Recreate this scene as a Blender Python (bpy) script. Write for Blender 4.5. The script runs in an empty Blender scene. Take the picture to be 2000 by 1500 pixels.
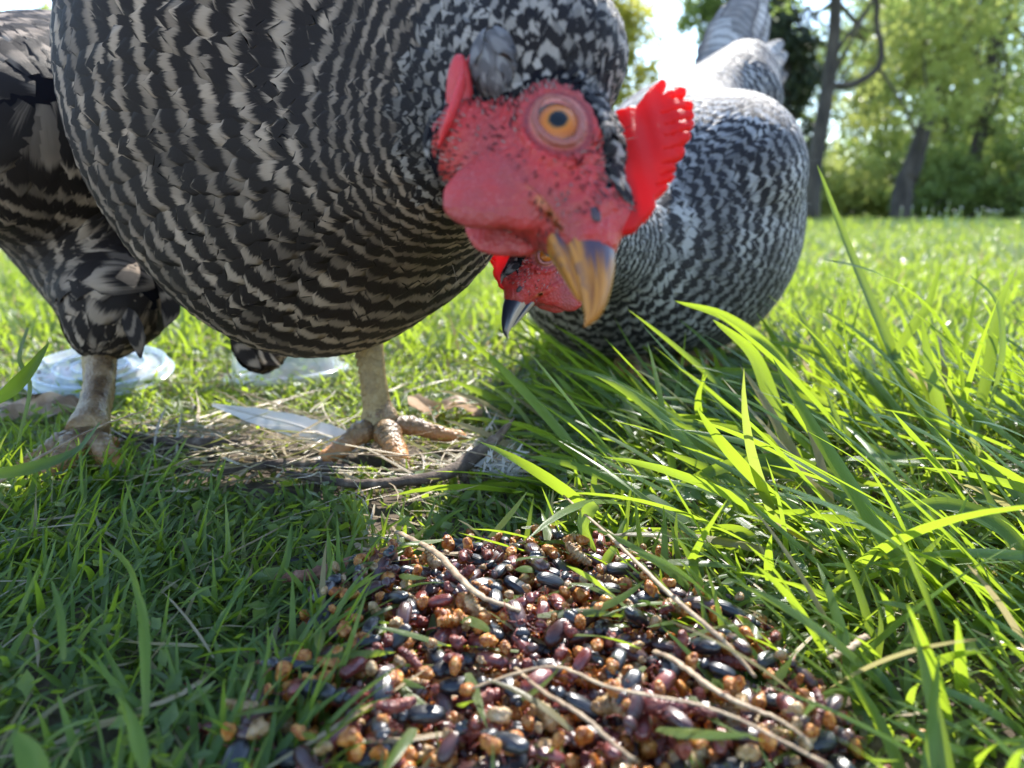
import bpy, bmesh, math, random
import numpy as np
from mathutils import Vector, Matrix

# ------------------------------------------------------------------ camera, world, sun, exposure
S = bpy.context.scene
PITCH = math.radians(13.0); CAM_H = 0.12; FPX = 1450.0
cam_d = bpy.data.cameras.new('camera'); cam = bpy.data.objects.new('camera', cam_d)
S.collection.objects.link(cam); S.camera = cam
cam.location = (0, 0, CAM_H); cam.rotation_euler = (math.pi/2 - PITCH, 0, 0)
cam_d.sensor_width = 36.0; cam_d.lens = 36.0*FPX/2000.0
cam_d.clip_start = 0.01; cam_d.clip_end = 3000
cam_d.dof.use_dof = True; cam_d.dof.focus_distance = 0.26; cam_d.dof.aperture_fstop = 11.5
SUN_AZ, SUN_EL = math.radians(18), math.radians(43)      # azimuth measured from +Y towards +X
W = bpy.data.worlds.new('World'); S.world = W; W.use_nodes = True
nt = W.node_tree; nt.nodes.clear()
sky = nt.nodes.new('ShaderNodeTexSky'); sky.sky_type = 'NISHITA'; sky.sun_disc = False
sky.sun_elevation = SUN_EL; sky.sun_rotation = SUN_AZ; sky.air_density = 1.0; sky.dust_density = 0.2; sky.ozone_density = 1.5
bg = nt.nodes.new('ShaderNodeBackground'); bg.inputs['Strength'].default_value = 0.15
wo = nt.nodes.new('ShaderNodeOutputWorld')
nt.links.new(sky.outputs[0], bg.inputs[0]); nt.links.new(bg.outputs[0], wo.inputs[0])
sd = bpy.data.lights.new('sun', 'SUN'); sd.energy = 3.6; sd.angle = math.radians(0.55); sd.color = (1.0, 0.955, 0.88)
sun = bpy.data.objects.new('sun', sd); S.collection.objects.link(sun)
sdir = Vector((math.sin(SUN_AZ)*math.cos(SUN_EL), math.cos(SUN_AZ)*math.cos(SUN_EL), math.sin(SUN_EL)))
sun.rotation_euler = sdir.to_track_quat('Z', 'Y').to_euler(); sun.location = (2, 4, 5)
S.view_settings.view_transform = 'Standard'; S.view_settings.look = 'None'
S.view_settings.exposure = 1.75; S.view_settings.gamma = 1; S.view_settings.use_curve_mapping = False
S.render.engine = 'CYCLES'
S.cycles.use_denoising = True; S.cycles.max_bounces = 7; S.cycles.diffuse_bounces = 3; S.cycles.glossy_bounces = 3
S.cycles.transmission_bounces = 5; S.cycles.transparent_max_bounces = 8; S.cycles.sample_clamp_indirect = 4

# ------------------------------------------------------------------ helpers
rng = np.random.default_rng(7); random.seed(7)
CR = np.array([1.0, 0, 0]); CU = np.array([0, math.sin(PITCH), math.cos(PITCH)]); CF = np.array([0, math.cos(PITCH), -math.sin(PITCH)])
CAM = np.array([0, 0, CAM_H])
def P(px, py, z):                       # a place seen at a photo pixel, z metres in front of the lens
    return CAM + z*(CF + (px-1000)/FPX*CR - (py-750)/FPX*CU)
def G(px, py, h=0.0):                   # the place on the ground (height h) seen at a photo pixel
    d = CF + (px-1000)/FPX*CR - (py-750)/FPX*CU
    return CAM + d*((h-CAM_H)/d[2])
def link(o, parent=None):
    S.collection.objects.link(o)
    if parent is not None: o.parent = parent
    return o
def tag(o, label=None, cat=None, group=None, kind=None):
    if label: o['label'] = label
    if cat: o['category'] = cat
    if group: o['group'] = group
    if kind: o['kind'] = kind
    return o
def empty(name, loc=(0, 0, 0)):
    o = bpy.data.objects.new(name, None); o.location = loc; o.empty_display_size = 0.01
    return link(o)
def mesh_np(name, V, F, mat=None, attrs=None, smooth=True):
    V = np.ascontiguousarray(V, dtype=np.float32).reshape(-1, 3); me = bpy.data.meshes.new(name)
    if isinstance(F, np.ndarray): Fs = [F]
    else: Fs = [np.asarray(f) for f in F]
    loops = np.concatenate([f.reshape(-1) for f in Fs]).astype(np.int32)
    tot = np.concatenate([np.full(len(f), f.shape[1]) for f in Fs]).astype(np.int32)
    start = (np.cumsum(tot) - tot).astype(np.int32)
    me.vertices.add(len(V)); me.vertices.foreach_set('co', V.ravel())
    me.loops.add(len(loops)); me.loops.foreach_set('vertex_index', loops)
    me.polygons.add(len(tot)); me.polygons.foreach_set('loop_start', start)
    try: me.polygons.foreach_set('loop_total', tot)
    except Exception: pass
    me.polygons.foreach_set('use_smooth', np.full(len(tot), smooth))
    for k, a in (attrs or {}).items():
        at = me.attributes.new(k, 'FLOAT', 'POINT'); at.data.foreach_set('value', np.ascontiguousarray(a, dtype=np.float32).ravel())
    me.update(calc_edges=True)
    if mat: me.materials.append(mat)
    return me
def obj_np(name, V, F, mat=None, parent=None, attrs=None, smooth=True, origin=None):
    V = np.asarray(V, dtype=float).reshape(-1, 3)
    if origin is not None: V = V - np.asarray(origin)
    o = bpy.data.objects.new(name, mesh_np(name, V, F, mat, attrs, smooth))
    if origin is not None: o.location = tuple(origin)
    return link(o, parent)
def nrm(v): return v/np.maximum(np.linalg.norm(v, axis=-1, keepdims=True), 1e-12)
def grid_faces(nr, nc, closed=False):   # quads over rows x cols of vertices
    r = np.arange(nr-1)[:, None]; c = np.arange(nc if closed else nc-1)[None, :]
    a = r*nc + c; b = r*nc + (c+1) % nc
    return np.stack([a, b, b+nc, a+nc], -1).reshape(-1, 4)
def rep_faces(F, n, nv):                # the same faces for n copies of nv vertices
    return (F[None] + (np.arange(n)*nv)[:, None, None]).reshape(-1, F.shape[1])
def catmull(pts, n):
    pts = np.asarray(pts, float); p = np.vstack([2*pts[0]-pts[1], pts, 2*pts[-1]-pts[-2]])
    t = np.linspace(0, len(pts)-1-1e-9, n); i = t.astype(int); u = (t-i)[:, None]
    a, b, c, d = p[i], p[i+1], p[i+2], p[i+3]
    return 0.5*(2*b + (c-a)*u + (2*a-5*b+4*c-d)*u**2 + (3*b-a-3*c+d)*u**3)
def tube(pts, rad, ns=10, flat=1.0, up=(0, 0, 1), cap=True, rough=0.0, seed=0):
    pts = np.asarray(pts, float); n = len(pts); rad = np.broadcast_to(rad, (n,)).astype(float)
    T = nrm(np.gradient(pts, axis=0)); A = nrm(np.cross(T, np.asarray(up, float)) + 1e-9); B = np.cross(A, T)
    a = np.linspace(0, 2*np.pi, ns, endpoint=False)
    rr = rad[:, None]*(1 + rough*np.random.default_rng(seed).normal(size=(n, ns)))
    V = pts[:, None] + A[:, None]*(np.cos(a)[None, :, None]*rr[..., None]) + B[:, None]*(np.sin(a)[None, :, None]*rr[..., None]*flat)
    F = grid_faces(n, ns, True); V = V.reshape(-1, 3)
    if cap:
        k = len(V); V = np.vstack([V, pts[0], pts[-1]])
        i = np.arange(ns); j = (i+1) % ns
        t1 = np.stack([np.full(ns, k), j, i], -1); t2 = np.stack([np.full(ns, k+1), (n-1)*ns+i, (n-1)*ns+j], -1)
        return V, [F, np.vstack([t1, t2])]
    return V, [F]
# --- implicit surfaces
def sph(p, c, r): return np.linalg.norm(p-c, axis=-1)-r
def cone(p, a, b, r1, r2):
    a = np.asarray(a, float); b = np.asarray(b, float); ab = b-a
    h = np.clip(((p-a)@ab)/(ab@ab), 0, 1)
    return np.linalg.norm(p-a-h[..., None]*ab, axis=-1)-(r1+(r2-r1)*h)
def ell(p, c, rad, R=None):
    q = p-np.asarray(c, float)
    if R is not None: q = q@R
    rad = np.asarray(rad, float); k0 = np.linalg.norm(q/rad, axis=-1); k1 = np.linalg.norm(q/rad**2, axis=-1)
    return k0*(k0-1)/np.maximum(k1, 1e-9)
def smin(a, b, k):
    h = np.maximum(k-np.abs(a-b), 0)/k
    return np.minimum(a, b)-h*h*k*0.25
def smax(a, b, k): return -smin(-a, -b, k)
def sstep(x, a, b):
    t = np.clip((x-a)/(b-a), 0, 1); return t*t*(3-2*t)
def surface_net(fn, lo, hi, res):
    lo = np.asarray(lo, float); hi = np.asarray(hi, float); n = np.ceil((hi-lo)/res).astype(int)+1
    ax = [lo[i]+np.arange(n[i])*res for i in range(3)]
    val = np.empty(n, dtype=np.float32)
    for i in range(n[0]):
        Y, Z = np.meshgrid(ax[1], ax[2], indexing='ij'); p = np.stack([np.full_like(Y, ax[0][i]), Y, Z], -1)
        val[i] = fn(p.reshape(-1, 3)).reshape(Y.shape)
    ins = val < 0
    c = np.zeros(tuple(n-1), dtype=np.int8)
    for dx in (0, 1):
        for dy in (0, 1):
            for dz in (0, 1): c += ins[dx:n[0]-1+dx, dy:n[1]-1+dy, dz:n[2]-1+dz]
    act = (c > 0) & (c < 8); idx = np.argwhere(act); vid = -np.ones(act.shape, dtype=np.int64); vid[act] = np.arange(len(idx))
    acc = np.zeros((len(idx), 3)); cnt = np.zeros(len(idx))
    for d in range(3):
        o = [k for k in range(3) if k != d]
        for s1 in (0, 1):
            for s2 in (0, 1):
                a = idx.copy(); a[:, o[0]] += s1; a[:, o[1]] += s2; b = a.copy(); b[:, d] += 1
                va = val[a[:, 0], a[:, 1], a[:, 2]]; vb = val[b[:, 0], b[:, 1], b[:, 2]]
                m = (va < 0) != (vb < 0); t = np.where(m, va/np.where(m, va-vb, 1), 0)
                q = a.astype(float); q[:, d] += t; acc[m] += q[m]; cnt[m] += 1
    V = lo + acc/cnt[:, None]*res
    Fs = []
    for d in range(3):
        o = [k for k in range(3) if k != d]
        A = np.take(ins, np.arange(n[d]-1), axis=d); B = np.take(ins, np.arange(1, n[d]), axis=d)
        e = np.argwhere(A != B); e = e[(e[:, o[0]] > 0) & (e[:, o[1]] > 0) & (e[:, o[0]] < n[o[0]]-1) & (e[:, o[1]] < n[o[1]]-1)]
        f = []
        for s1, s2 in ((1, 1), (0, 1), (0, 0), (1, 0)):
            q = e.copy(); q[:, o[0]] -= s1; q[:, o[1]] -= s2; f.append(vid[q[:, 0], q[:, 1], q[:, 2]])
        f = np.stack(f, -1); fl = A[e[:, 0], e[:, 1], e[:, 2]]
        if d == 1: fl = ~fl
        f[~fl] = f[~fl][:, ::-1]; Fs.append(f)
    F = np.vstack(Fs); return V, F[(F >= 0).all(1)]
def grad(fn, p, e=2e-4):
    g = np.empty_like(p)
    for i in range(3):
        d = np.zeros(3); d[i] = e; g[:, i] = fn(p+d)-fn(p-d)
    return g/(2*e)
def project(fn, p, level=0.0, it=2, e=2e-4):
    for _ in range(it):
        g = grad(fn, p, e); g2 = np.maximum((g*g).sum(-1), 0.1)
        p = p-np.clip((fn(p)-level)/g2, -0.02, 0.02)[:, None]*g
    return p
def thin(p, r, w=None):                 # keep points at least r (scalar or per point) apart
    cell = {}; keep = []; r = np.broadcast_to(r, (len(p),)); rm = float(r.max()); k = np.floor(p/rm).astype(int)
    pl = p.tolist(); kl = k.tolist(); rl = r.tolist()
    for i in range(len(pl)):
        a, b, c = kl[i]; q = pl[i]; r2 = rl[i]**2; ok = True
        for x in (a-1, a, a+1):
            for y in (b-1, b, b+1):
                for z in (c-1, c, c+1):
                    for j in cell.get((x, y, z), ()):
                        s = pl[j]
                        if (s[0]-q[0])**2+(s[1]-q[1])**2+(s[2]-q[2])**2 < r2: ok = False; break
                    if not ok: break
                if not ok: break
            if not ok: break
        if ok: cell.setdefault((a, b, c), []).append(i); keep.append(i)
    return np.array(keep)
def in_poly(x, y, poly):
    poly = np.asarray(poly)[:, :2]; ins = np.zeros(np.shape(x), bool); j = len(poly)-1
    for i in range(len(poly)):
        xi, yi = poly[i]; xj, yj = poly[j]
        m = ((yi > y) != (yj > y)) & (x < (xj-xi)*(y-yi)/(yj-yi+1e-12)+xi); ins ^= m; j = i
    return ins
def vnoise(x, y, s=1.0, seed=0):        # smooth 2-D noise 0..1
    x = np.asarray(x)/s; y = np.asarray(y)/s; xi = np.floor(x).astype(int); yi = np.floor(y).astype(int); fx = x-xi; fy = y-yi
    def h(a, b):
        v = np.sin(a*127.1+b*311.7+seed*74.7)*43758.5453; return v-np.floor(v)
    fx = fx*fx*(3-2*fx); fy = fy*fy*(3-2*fy)
    return (h(xi, yi)*(1-fx)+h(xi+1, yi)*fx)*(1-fy)+(h(xi, yi+1)*(1-fx)+h(xi+1, yi+1)*fx)*fy

# ------------------------------------------------------------------ materials
class NT:
    def __init__(s, name):
        s.m = bpy.data.materials.new(name); s.m.use_nodes = True; s.t = s.m.node_tree; s.t.nodes.clear()
        s.out = s.t.nodes.new('ShaderNodeOutputMaterial')
    def n(s, typ, ins=None, **kw):
        nd = s.t.nodes.new('ShaderNode'+typ)
        for k, v in kw.items(): setattr(nd, k, v)
        for k, v in (ins or {}).items(): s.set(nd.inputs[k], v)
        return nd
    def set(s, sock, v):
        if isinstance(v, bpy.types.NodeSocket): s.t.links.new(v, sock)
        elif isinstance(v, tuple) and len(v) == 3 and sock.type == 'RGBA': sock.default_value = (*v, 1)
        else: sock.default_value = v
    def math(s, op, a, b=0.0, c=0.0, clamp=False):
        nd = s.n('Math', {0: a, 1: b, 2: c}, operation=op, use_clamp=clamp); return nd.outputs[0]
    def attr(s, name): return s.n('Attribute', attribute_name=name).outputs['Fac']
    def obj(s): return s.n('TexCoord').outputs['Object']
    def mapped(s, scale, vec=None):
        return s.n('Mapping', {'Vector': vec or s.obj(), 'Scale': scale}).outputs[0]
    def noise(s, scale, detail=3, vec=None, rough=0.55, dist=0.0):
        return s.n('TexNoise', {'Vector': vec or s.obj(), 'Scale': scale, 'Detail': detail, 'Roughness': rough, 'Distortion': dist}).outputs[0]
    def voro(s, scale, vec=None, out=0, **kw):
        return s.n('TexVoronoi', {'Vector': vec or s.obj(), 'Scale': scale}, **kw).outputs[out]
    def ramp(s, fac, stops, interp='LINEAR'):
        nd = s.n('ValToRGB', {0: fac}); e = nd.color_ramp.elements; nd.color_ramp.interpolation = interp
        while len(e) > len(stops): e.remove(e[-1])
        while len(e) < len(stops): e.new(1)
        for el, (p, c) in zip(e, stops): el.position = p; el.color = (*c, 1) if len(c) == 3 else c
        return nd.outputs[0]
    def mix(s, f, a, b):
        nd = s.n('Mix', data_type='RGBA'); s.set(nd.inputs[0], f); s.set(nd.inputs[6], a); s.set(nd.inputs[7], b); return nd.outputs[2]
    def sm(s, x, a, b):
        nd = s.n('MapRange', {0: x, 1: a, 2: b}, interpolation_type='SMOOTHSTEP'); return nd.outputs[0]
    def bump(s, h, strength=0.5, dist=0.001, normal=None):
        i = {'Height': h, 'Strength': strength, 'Distance': dist}
        if normal: i['Normal'] = normal
        return s.n('Bump', i).outputs[0]
    def pbr(s, col, rough=0.5, normal=None, **kw):
        i = {'Base Color': col, 'Roughness': rough}
        if normal is not None: i['Normal'] = normal
        i.update({k.replace('_', ' '): v for k, v in kw.items()})
        return s.n('BsdfPrincipled', i).outputs[0]
    def trans(s, base, col, f):
        t = s.n('BsdfTranslucent', {'Color': col}).outputs[0]
        return s.n('MixShader', {0: f, 1: base, 2: t}).outputs[0]
    def done(s, sh): s.t.links.new(sh, s.out.inputs[0]); return s.m
def simple(name, col, rough=0.6, nscale=None, var=0.25, bump=0.0, bscale=None, **kw):
    t = NT(name); c = col
    if nscale:
        nz = t.noise(nscale, 4); c = t.mix(nz, tuple(x*(1-var) for x in col), tuple(min(1, x*(1+var)) for x in col))
    nr = t.bump(t.noise(bscale or nscale or 50, 4), bump, 0.001) if bump else None
    return t.done(t.pbr(c, rough, nr, **kw))

def feather_mat(name, light, dark, lo=-0.15, hi=0.35, transl=0.12):
    t = NT(name); ph = t.attr('phase'); u = t.attr('across'); r = t.attr('rnd')
    uv = t.n('CombineXYZ', {0: t.math('MULTIPLY', u, 9.0), 1: t.math('MULTIPLY', ph, 0.9), 2: t.math('MULTIPLY', r, 37.0)}).outputs[0]
    streak = t.noise(2.2, 3, uv); wob = t.noise(0.9, 2, uv)
    x = t.math('ADD', ph, t.math('MULTIPLY', t.math('SUBTRACT', wob, 0.5), 0.34))
    x = t.math('ADD', x, t.math('MULTIPLY', t.math('SUBTRACT', streak, 0.5), 0.10))
    s = t.math('SINE', t.math('MULTIPLY', x, 6.28318))
    m = t.sm(s, lo, hi)
    au = t.math('ABSOLUTE', u); m = t.math('MULTIPLY', m, t.math('SUBTRACT', 1.0, t.math('MULTIPLY', t.sm(t.math('ADD', au, t.math('MULTIPLY', t.math('SUBTRACT', streak, 0.5), 0.5)), 0.62, 0.95), 0.75)))
    lc = t.mix(t.noise(1.3, 2, uv), tuple(c*0.72 for c in light), light)
    lc = t.mix(t.math('MULTIPLY', r, 0.55), lc, tuple(c*0.55 for c in light))
    patch = t.noise(26.0, 3, t.n('NewGeometry').outputs['Position'])
    m = t.math('MULTIPLY', m, t.math('ADD', 0.45, t.math('MULTIPLY', t.sm(patch, 0.38, 0.6), 0.55)))
    r2 = t.math('FRACT', t.math('MULTIPLY', r, 13.7)); m = t.math('MULTIPLY', m, t.math('ADD', 0.5, t.math('MULTIPLY', t.sm(r2, 0.0, 0.55), 0.5)))
    col = t.mix(m, dark, lc)
    nb = t.bump(t.n('TexWave', {'Vector': uv, 'Scale': 2.3, 'Distortion': 2.0, 'Detail': 2.0}).outputs[1], 0.35, 0.0006)
    b = t.pbr(col, 0.62, nb, Specular_IOR_Level=0.22)
    return t.done(t.trans(b, col, transl))
M = {}
M['feather'] = feather_mat('barred_feather', (0.56, 0.43, 0.325), (0.020, 0.014, 0.012), -0.15, 0.95, 0.10)
M['feather_fine'] = feather_mat('fine_feather', (0.46, 0.41, 0.37), (0.013, 0.010, 0.011), 0.0, 0.6, 0.05)
M['feather_far'] = feather_mat('pale_barred_feather', (0.58, 0.56, 0.55), (0.030, 0.027, 0.030), -0.3, 0.6, 0.12)  # rear hen's barring paled: sun glare on its back put into the colour
M['feather_tail'] = feather_mat('sunlit_tail_feather', (0.78, 0.75, 0.73), (0.10, 0.09, 0.09), -1.5, -0.2, 0.2)  # tail bars nearly whited out, sunlight painted into the feather colour
M['tuft'] = feather_mat('grey_ear_feather', (0.33, 0.31, 0.31), (0.12, 0.11, 0.115), -0.4, 0.6, 0.1)
def skin_mat(name, red, mauve, sc=1.0, feather=(0.012, 0.011, 0.014)):
    t = NT(name); v = t.obj()
    n1 = t.noise(260*sc, 4, v); n2 = t.noise(60*sc, 3, v); vd = t.voro(900*sc, v)
    c = t.mix(t.sm(n2, 0.35, 0.7), red, mauve)
    c = t.mix(t.sm(t.noise(1500*sc, 2, v), 0.58, 0.72), c, tuple(min(1, x*1.3+.04) for x in mauve))
    lid = t.attr('lid'); c = t.mix(lid, c, (0.56, 0.20, 0.145))
    c = t.mix(t.math('MULTIPLY', t.attr('gape'), .85), c, (0.60, 0.24, 0.06)); cr = t.attr('crease'); c = t.mix(cr, c, (0.16, 0.035, 0.04))
    sp = t.math('MULTIPLY', t.sm(t.noise(1100*sc, 1, t.mapped((1, .5, 1), v)), 0.60, 0.66), t.attr('speck'))
    c = t.mix(t.math('MULTIPLY', sp, 0.7), c, (0.03, 0.02, 0.03))
    s = t.sm(t.attr('skin'), 0.35, 0.6); c = t.mix(s, feather, c)
    h = t.math('MULTIPLY', t.math('ADD', t.math('MULTIPLY', n1, 0.5), t.math('MULTIPLY', vd, 0.6)), s)
    b = t.pbr(c, 0.46, t.bump(h, 0.65, 0.0008), Subsurface_Weight=0.35, Subsurface_Radius=(0.004, 0.001, 0.0006), Subsurface_Scale=0.6, Specular_IOR_Level=t.math('MULTIPLY', s, 0.4))
    return t.done(b)
M['skin'] = skin_mat('red_face_skin', (0.50, 0.034, 0.032), (0.33, 0.055, 0.052))
t = NT('wattle_skin'); n1 = t.noise(500, 4); c = t.mix(t.noise(90, 3), (0.58, 0.035, 0.045), (0.70, 0.085, 0.09))
b = t.pbr(c, 0.38, t.bump(t.math('ADD', n1, t.voro(1300)), 0.45, 0.0005), Subsurface_Weight=0.5, Subsurface_Radius=(0.005, 0.001, 0.0006), Subsurface_Scale=0.8)
M['wattle'] = t.done(t.trans(b, (0.9, 0.05, 0.04), 0.15))
t = NT('comb_skin'); c = t.mix(t.noise(150, 3), (0.72, 0.018, 0.025), (0.85, 0.06, 0.05))
b = t.pbr(c, 0.5, t.bump(t.math('ADD', t.noise(420, 4), t.math('MULTIPLY', t.voro(1100), 0.8)), 0.25, 0.0004), Specular_IOR_Level=0.3)
M['comb'] = t.done(t.trans(b, (1.0, 0.04, 0.03), 0.6))
t = NT('beak_horn'); g = t.attr('along'); v = t.attr('topness')
st = t.noise(300, 4, t.n('CombineXYZ', {0: t.math('MULTIPLY', v, 0.02), 1: t.math('MULTIPLY', g, 0.006), 2: 0.0}).outputs[0], dist=0.6)
yel = t.mix(t.sm(st, 0.4, 0.65), (0.46, 0.19, 0.03), (0.22, 0.075, 0.016))
dk = t.math('MULTIPLY', t.sm(t.math('ADD', v, t.math('MULTIPLY', t.math('SUBTRACT', st, 0.5), 0.9)), 0.12, 0.42), t.math('SUBTRACT', 1.0, t.sm(t.math('ADD', g, t.math('MULTIPLY', t.math('SUBTRACT', st, .5), 0.7)), 0.56, 0.72)))
d2 = t.math('MULTIPLY', t.sm(t.noise(160, 2), 0.55, 0.62), t.sm(v, 0.4, 0.1))
M['beak'] = t.done(t.pbr(t.mix(t.math('MAXIMUM', dk, t.math('MULTIPLY', d2, .55)), yel, (0.075, 0.05, 0.075)), 0.38, t.bump(st, 0.5, 0.0005), Coat_Weight=0.03, Specular_IOR_Level=0.3, Subsurface_Weight=0.1, Subsurface_Scale=0.002))
t = NT('dark_beak_horn'); g = t.attr('along'); v = t.attr('topness')
st = t.noise(8, 3, t.n('CombineXYZ', {0: t.math('MULTIPLY', v, 1.2), 1: t.math('MULTIPLY', g, 0.3), 2: 0.0}).outputs[0], dist=0.6)
M['beak_dark'] = t.done(t.pbr(t.mix(t.sm(t.math('ADD', v, t.math('MULTIPLY', st, .3)), 0.62, 0.36), (0.018, 0.022, 0.042), (0.42, 0.33, 0.27)), 0.28, Coat_Weight=0.3))
t = NT('eye_iris'); p = t.obj(); sx = t.n('SeparateXYZ', {0: p})
rad = t.n('VectorMath', {0: t.n('CombineXYZ', {0: sx.outputs[0], 1: sx.outputs[1], 2: 0.0}).outputs[0]}, operation='LENGTH').outputs['Value']
fib = t.noise(900, 3)
iris = t.ramp(t.math('ADD', t.math('MULTIPLY', rad, 190.0), t.math('MULTIPLY', t.math('SUBTRACT', fib, .5), 0.12)), [(0.0, (0.006, 0.008, 0.010)), (0.335, (0.008, 0.010, 0.012)), (0.385, (0.20, 0.09, 0.02)), (0.5, (0.52, 0.15, 0.012)), (0.78, (0.38, 0.09, 0.010)), (0.92, (0.06, 0.03, 0.02)), (0.97, (0.10, 0.085, 0.08)), (1.0, (0.13, 0.11, 0.10))])
M['eye'] = t.done(t.pbr(iris, 0.25, Coat_Weight=0.12, Coat_Roughness=0.03, Specular_IOR_Level=0.3))
t = NT('leg_skin'); c = t.ramp(t.noise(120, 4), [(0.32, (0.08, 0.045, 0.02)), (0.5, (0.20, 0.125, 0.06)), (0.70, (0.34, 0.25, 0.15))])
z = t.n('SeparateXYZ', {0: t.n('NewGeometry').outputs['Position']}).outputs[2]
c = t.mix(t.sm(z, 0.016, 0.004), c, (0.60, 0.25, 0.075))
M['leg'] = t.done(t.pbr(c, 0.45, t.bump(t.math('ADD', t.noise(500, 3), t.math('MULTIPLY', t.voro(420, feature='DISTANCE_TO_EDGE'), 2.0)), 0.6, 0.0007), Subsurface_Weight=0.2, Subsurface_Radius=(0.004, 0.0015, 0.0006), Subsurface_Scale=0.6))
t = NT('leg_scale'); gp_ = t.n('NewGeometry').outputs['Position']; c = t.ramp(t.noise(260, 5, gp_, .7), [(0.3, (0.17, 0.10, 0.03)), (0.5, (0.30, 0.205, 0.075)), (0.75, (0.42, 0.33, 0.17))])
c = t.mix(t.math('MULTIPLY', t.n('ObjectInfo').outputs['Random'], .45), c, (.12, .08, .035)); M['scale'] = t.done(t.pbr(c, 0.42, t.bump(t.noise(1300, 4, gp_), 0.7, 0.0005)))
M['claw'] = simple('claw_horn', (0.30, 0.22, 0.16), 0.35, 200)
t = NT('eyelid_skin'); c = t.mix(t.noise(500, 3), (0.26, 0.055, 0.042), (0.36, 0.125, 0.085)); M['eyelid'] = t.done(t.pbr(c, .45, t.bump(t.noise(900, 3), .5, .0005), Subsurface_Weight=.2, Subsurface_Scale=.002))
M['gape'] = simple('gape_edge', (0.62, 0.27, 0.075), 0.4, 400, .35, .3)
M['nostril'] = simple('nostril_dark', (0.06, 0.035, 0.045), 0.5)
# ------------------------------------------------------------------ hens
MM = 0.001
GAPE = np.array([(6.0, -13.7, 10.0), (8.6, -13.0, 9.9), (11.7, -12.0, 9.5), (15.4, -10.7, 8.9), (18.9, -9.5, 7.7), (22.0, -9.2, 6.4)])
def gape_d(p):
    return np.min([cone(p, GAPE[i], GAPE[i+1], 0.25+0.11*i, 0.25+0.11*(i+1)) for i in range(5)], axis=0)
def head_sdf(q, wide=1.0):              # q in head millimetres: forward, up, right; mirror in r
    r = np.abs(q[:, 2]); p = np.stack([q[:, 0], q[:, 1], r], -1)
    d = ell(p, (-4.5, 1.5, 0), (19.5, 14.5, 13.6))
    d = smin(d, ell(p, (6, -6, 0), (16, 10.5, 10.8)), 5)
    d = smin(d, cone(p, (8, -2.5, 0), (22.5, -3.0, 0), 9.6, 6.7), 5)
    d = smin(d, cone(p, (4, -14, 0), (-14, -17, 0), 6.5, 10.5), 6)
              # edge of the gape
    d = smin(d, ell(p, (-2, 7.5, 9.0), (8, 3, 3)), 4)                 # brow
    d = smin(d, ell(p, (14, 5.2, 0), (9.5, 5.5, 4.2)), 4)            # root of the comb
    d = smin(d, ell(p, (17.5, 1.0, 4.6), (4.2, 3.4, 3.2)), 2.0)       # cere round the nostril
    def ring(R1, R2, h, m):
        a = np.sqrt((p[:, 0]/R1)**2+(p[:, 1]/R2)**2); rr = (R1+R2)/2
        return np.sqrt(((a-1)*rr)**2+(p[:, 2]-h)**2)-m
    d = smax(d, -ring(8.3, 6.6, 13.3, 0.5), 0.8)
    d = smin(d, ring(11.0, 7.8, 11.6, 0.6), 1.2)
    d = smin(d, gape_d(p), 0.8)
    # wrinkles of the face
    d = d+0.28*np.sin(1.9*q[:, 0]+1.3*q[:, 1]+2*np.sin(0.8*q[:, 1]))*sstep(np.hypot(q[:, 0], q[:, 1]), 7, 11)*np.clip((r-2)/4, 0, 1)*0.6
    return d
def skin_mask(q):                       # >0 where the face is bare
    f, u = q[:, 0], q[:, 1]
    a = np.hypot((f-0)/13.5, (u+1)/9.6)-1
    b = np.hypot((f-9)/19, (u+8)/14)-1
    c = np.hypot((f+8)/11, (u+15)/11)-1
    d = (15.5-f)/12
    m = np.minimum(np.minimum(a, b), np.minimum(c, d))
    m = m + 0.06*np.sin(f*1.7)+0.06*np.sin(u*2.3+f)
    top = np.clip((u-7.5)/6, 0, 1)*np.clip((14-f)/4, 0, 1)
    return -(m*10)-top*25*(f < 14)
def tri_uv(n): return np.linspace(-1, 1, n)
def wob3(p, s):
    q = p/np.maximum(np.asarray(s), 1e-4)[:, None]
    return (np.sin(q[:, 0]*1.3+1.7*np.sin(q[:, 1]*.9))+np.sin(q[:, 1]*1.7+1.3*np.sin(q[:, 2]*1.1+2))+np.sin(q[:, 2]*1.5+1.9*np.sin(q[:, 0]*.7+1)))/3
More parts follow.
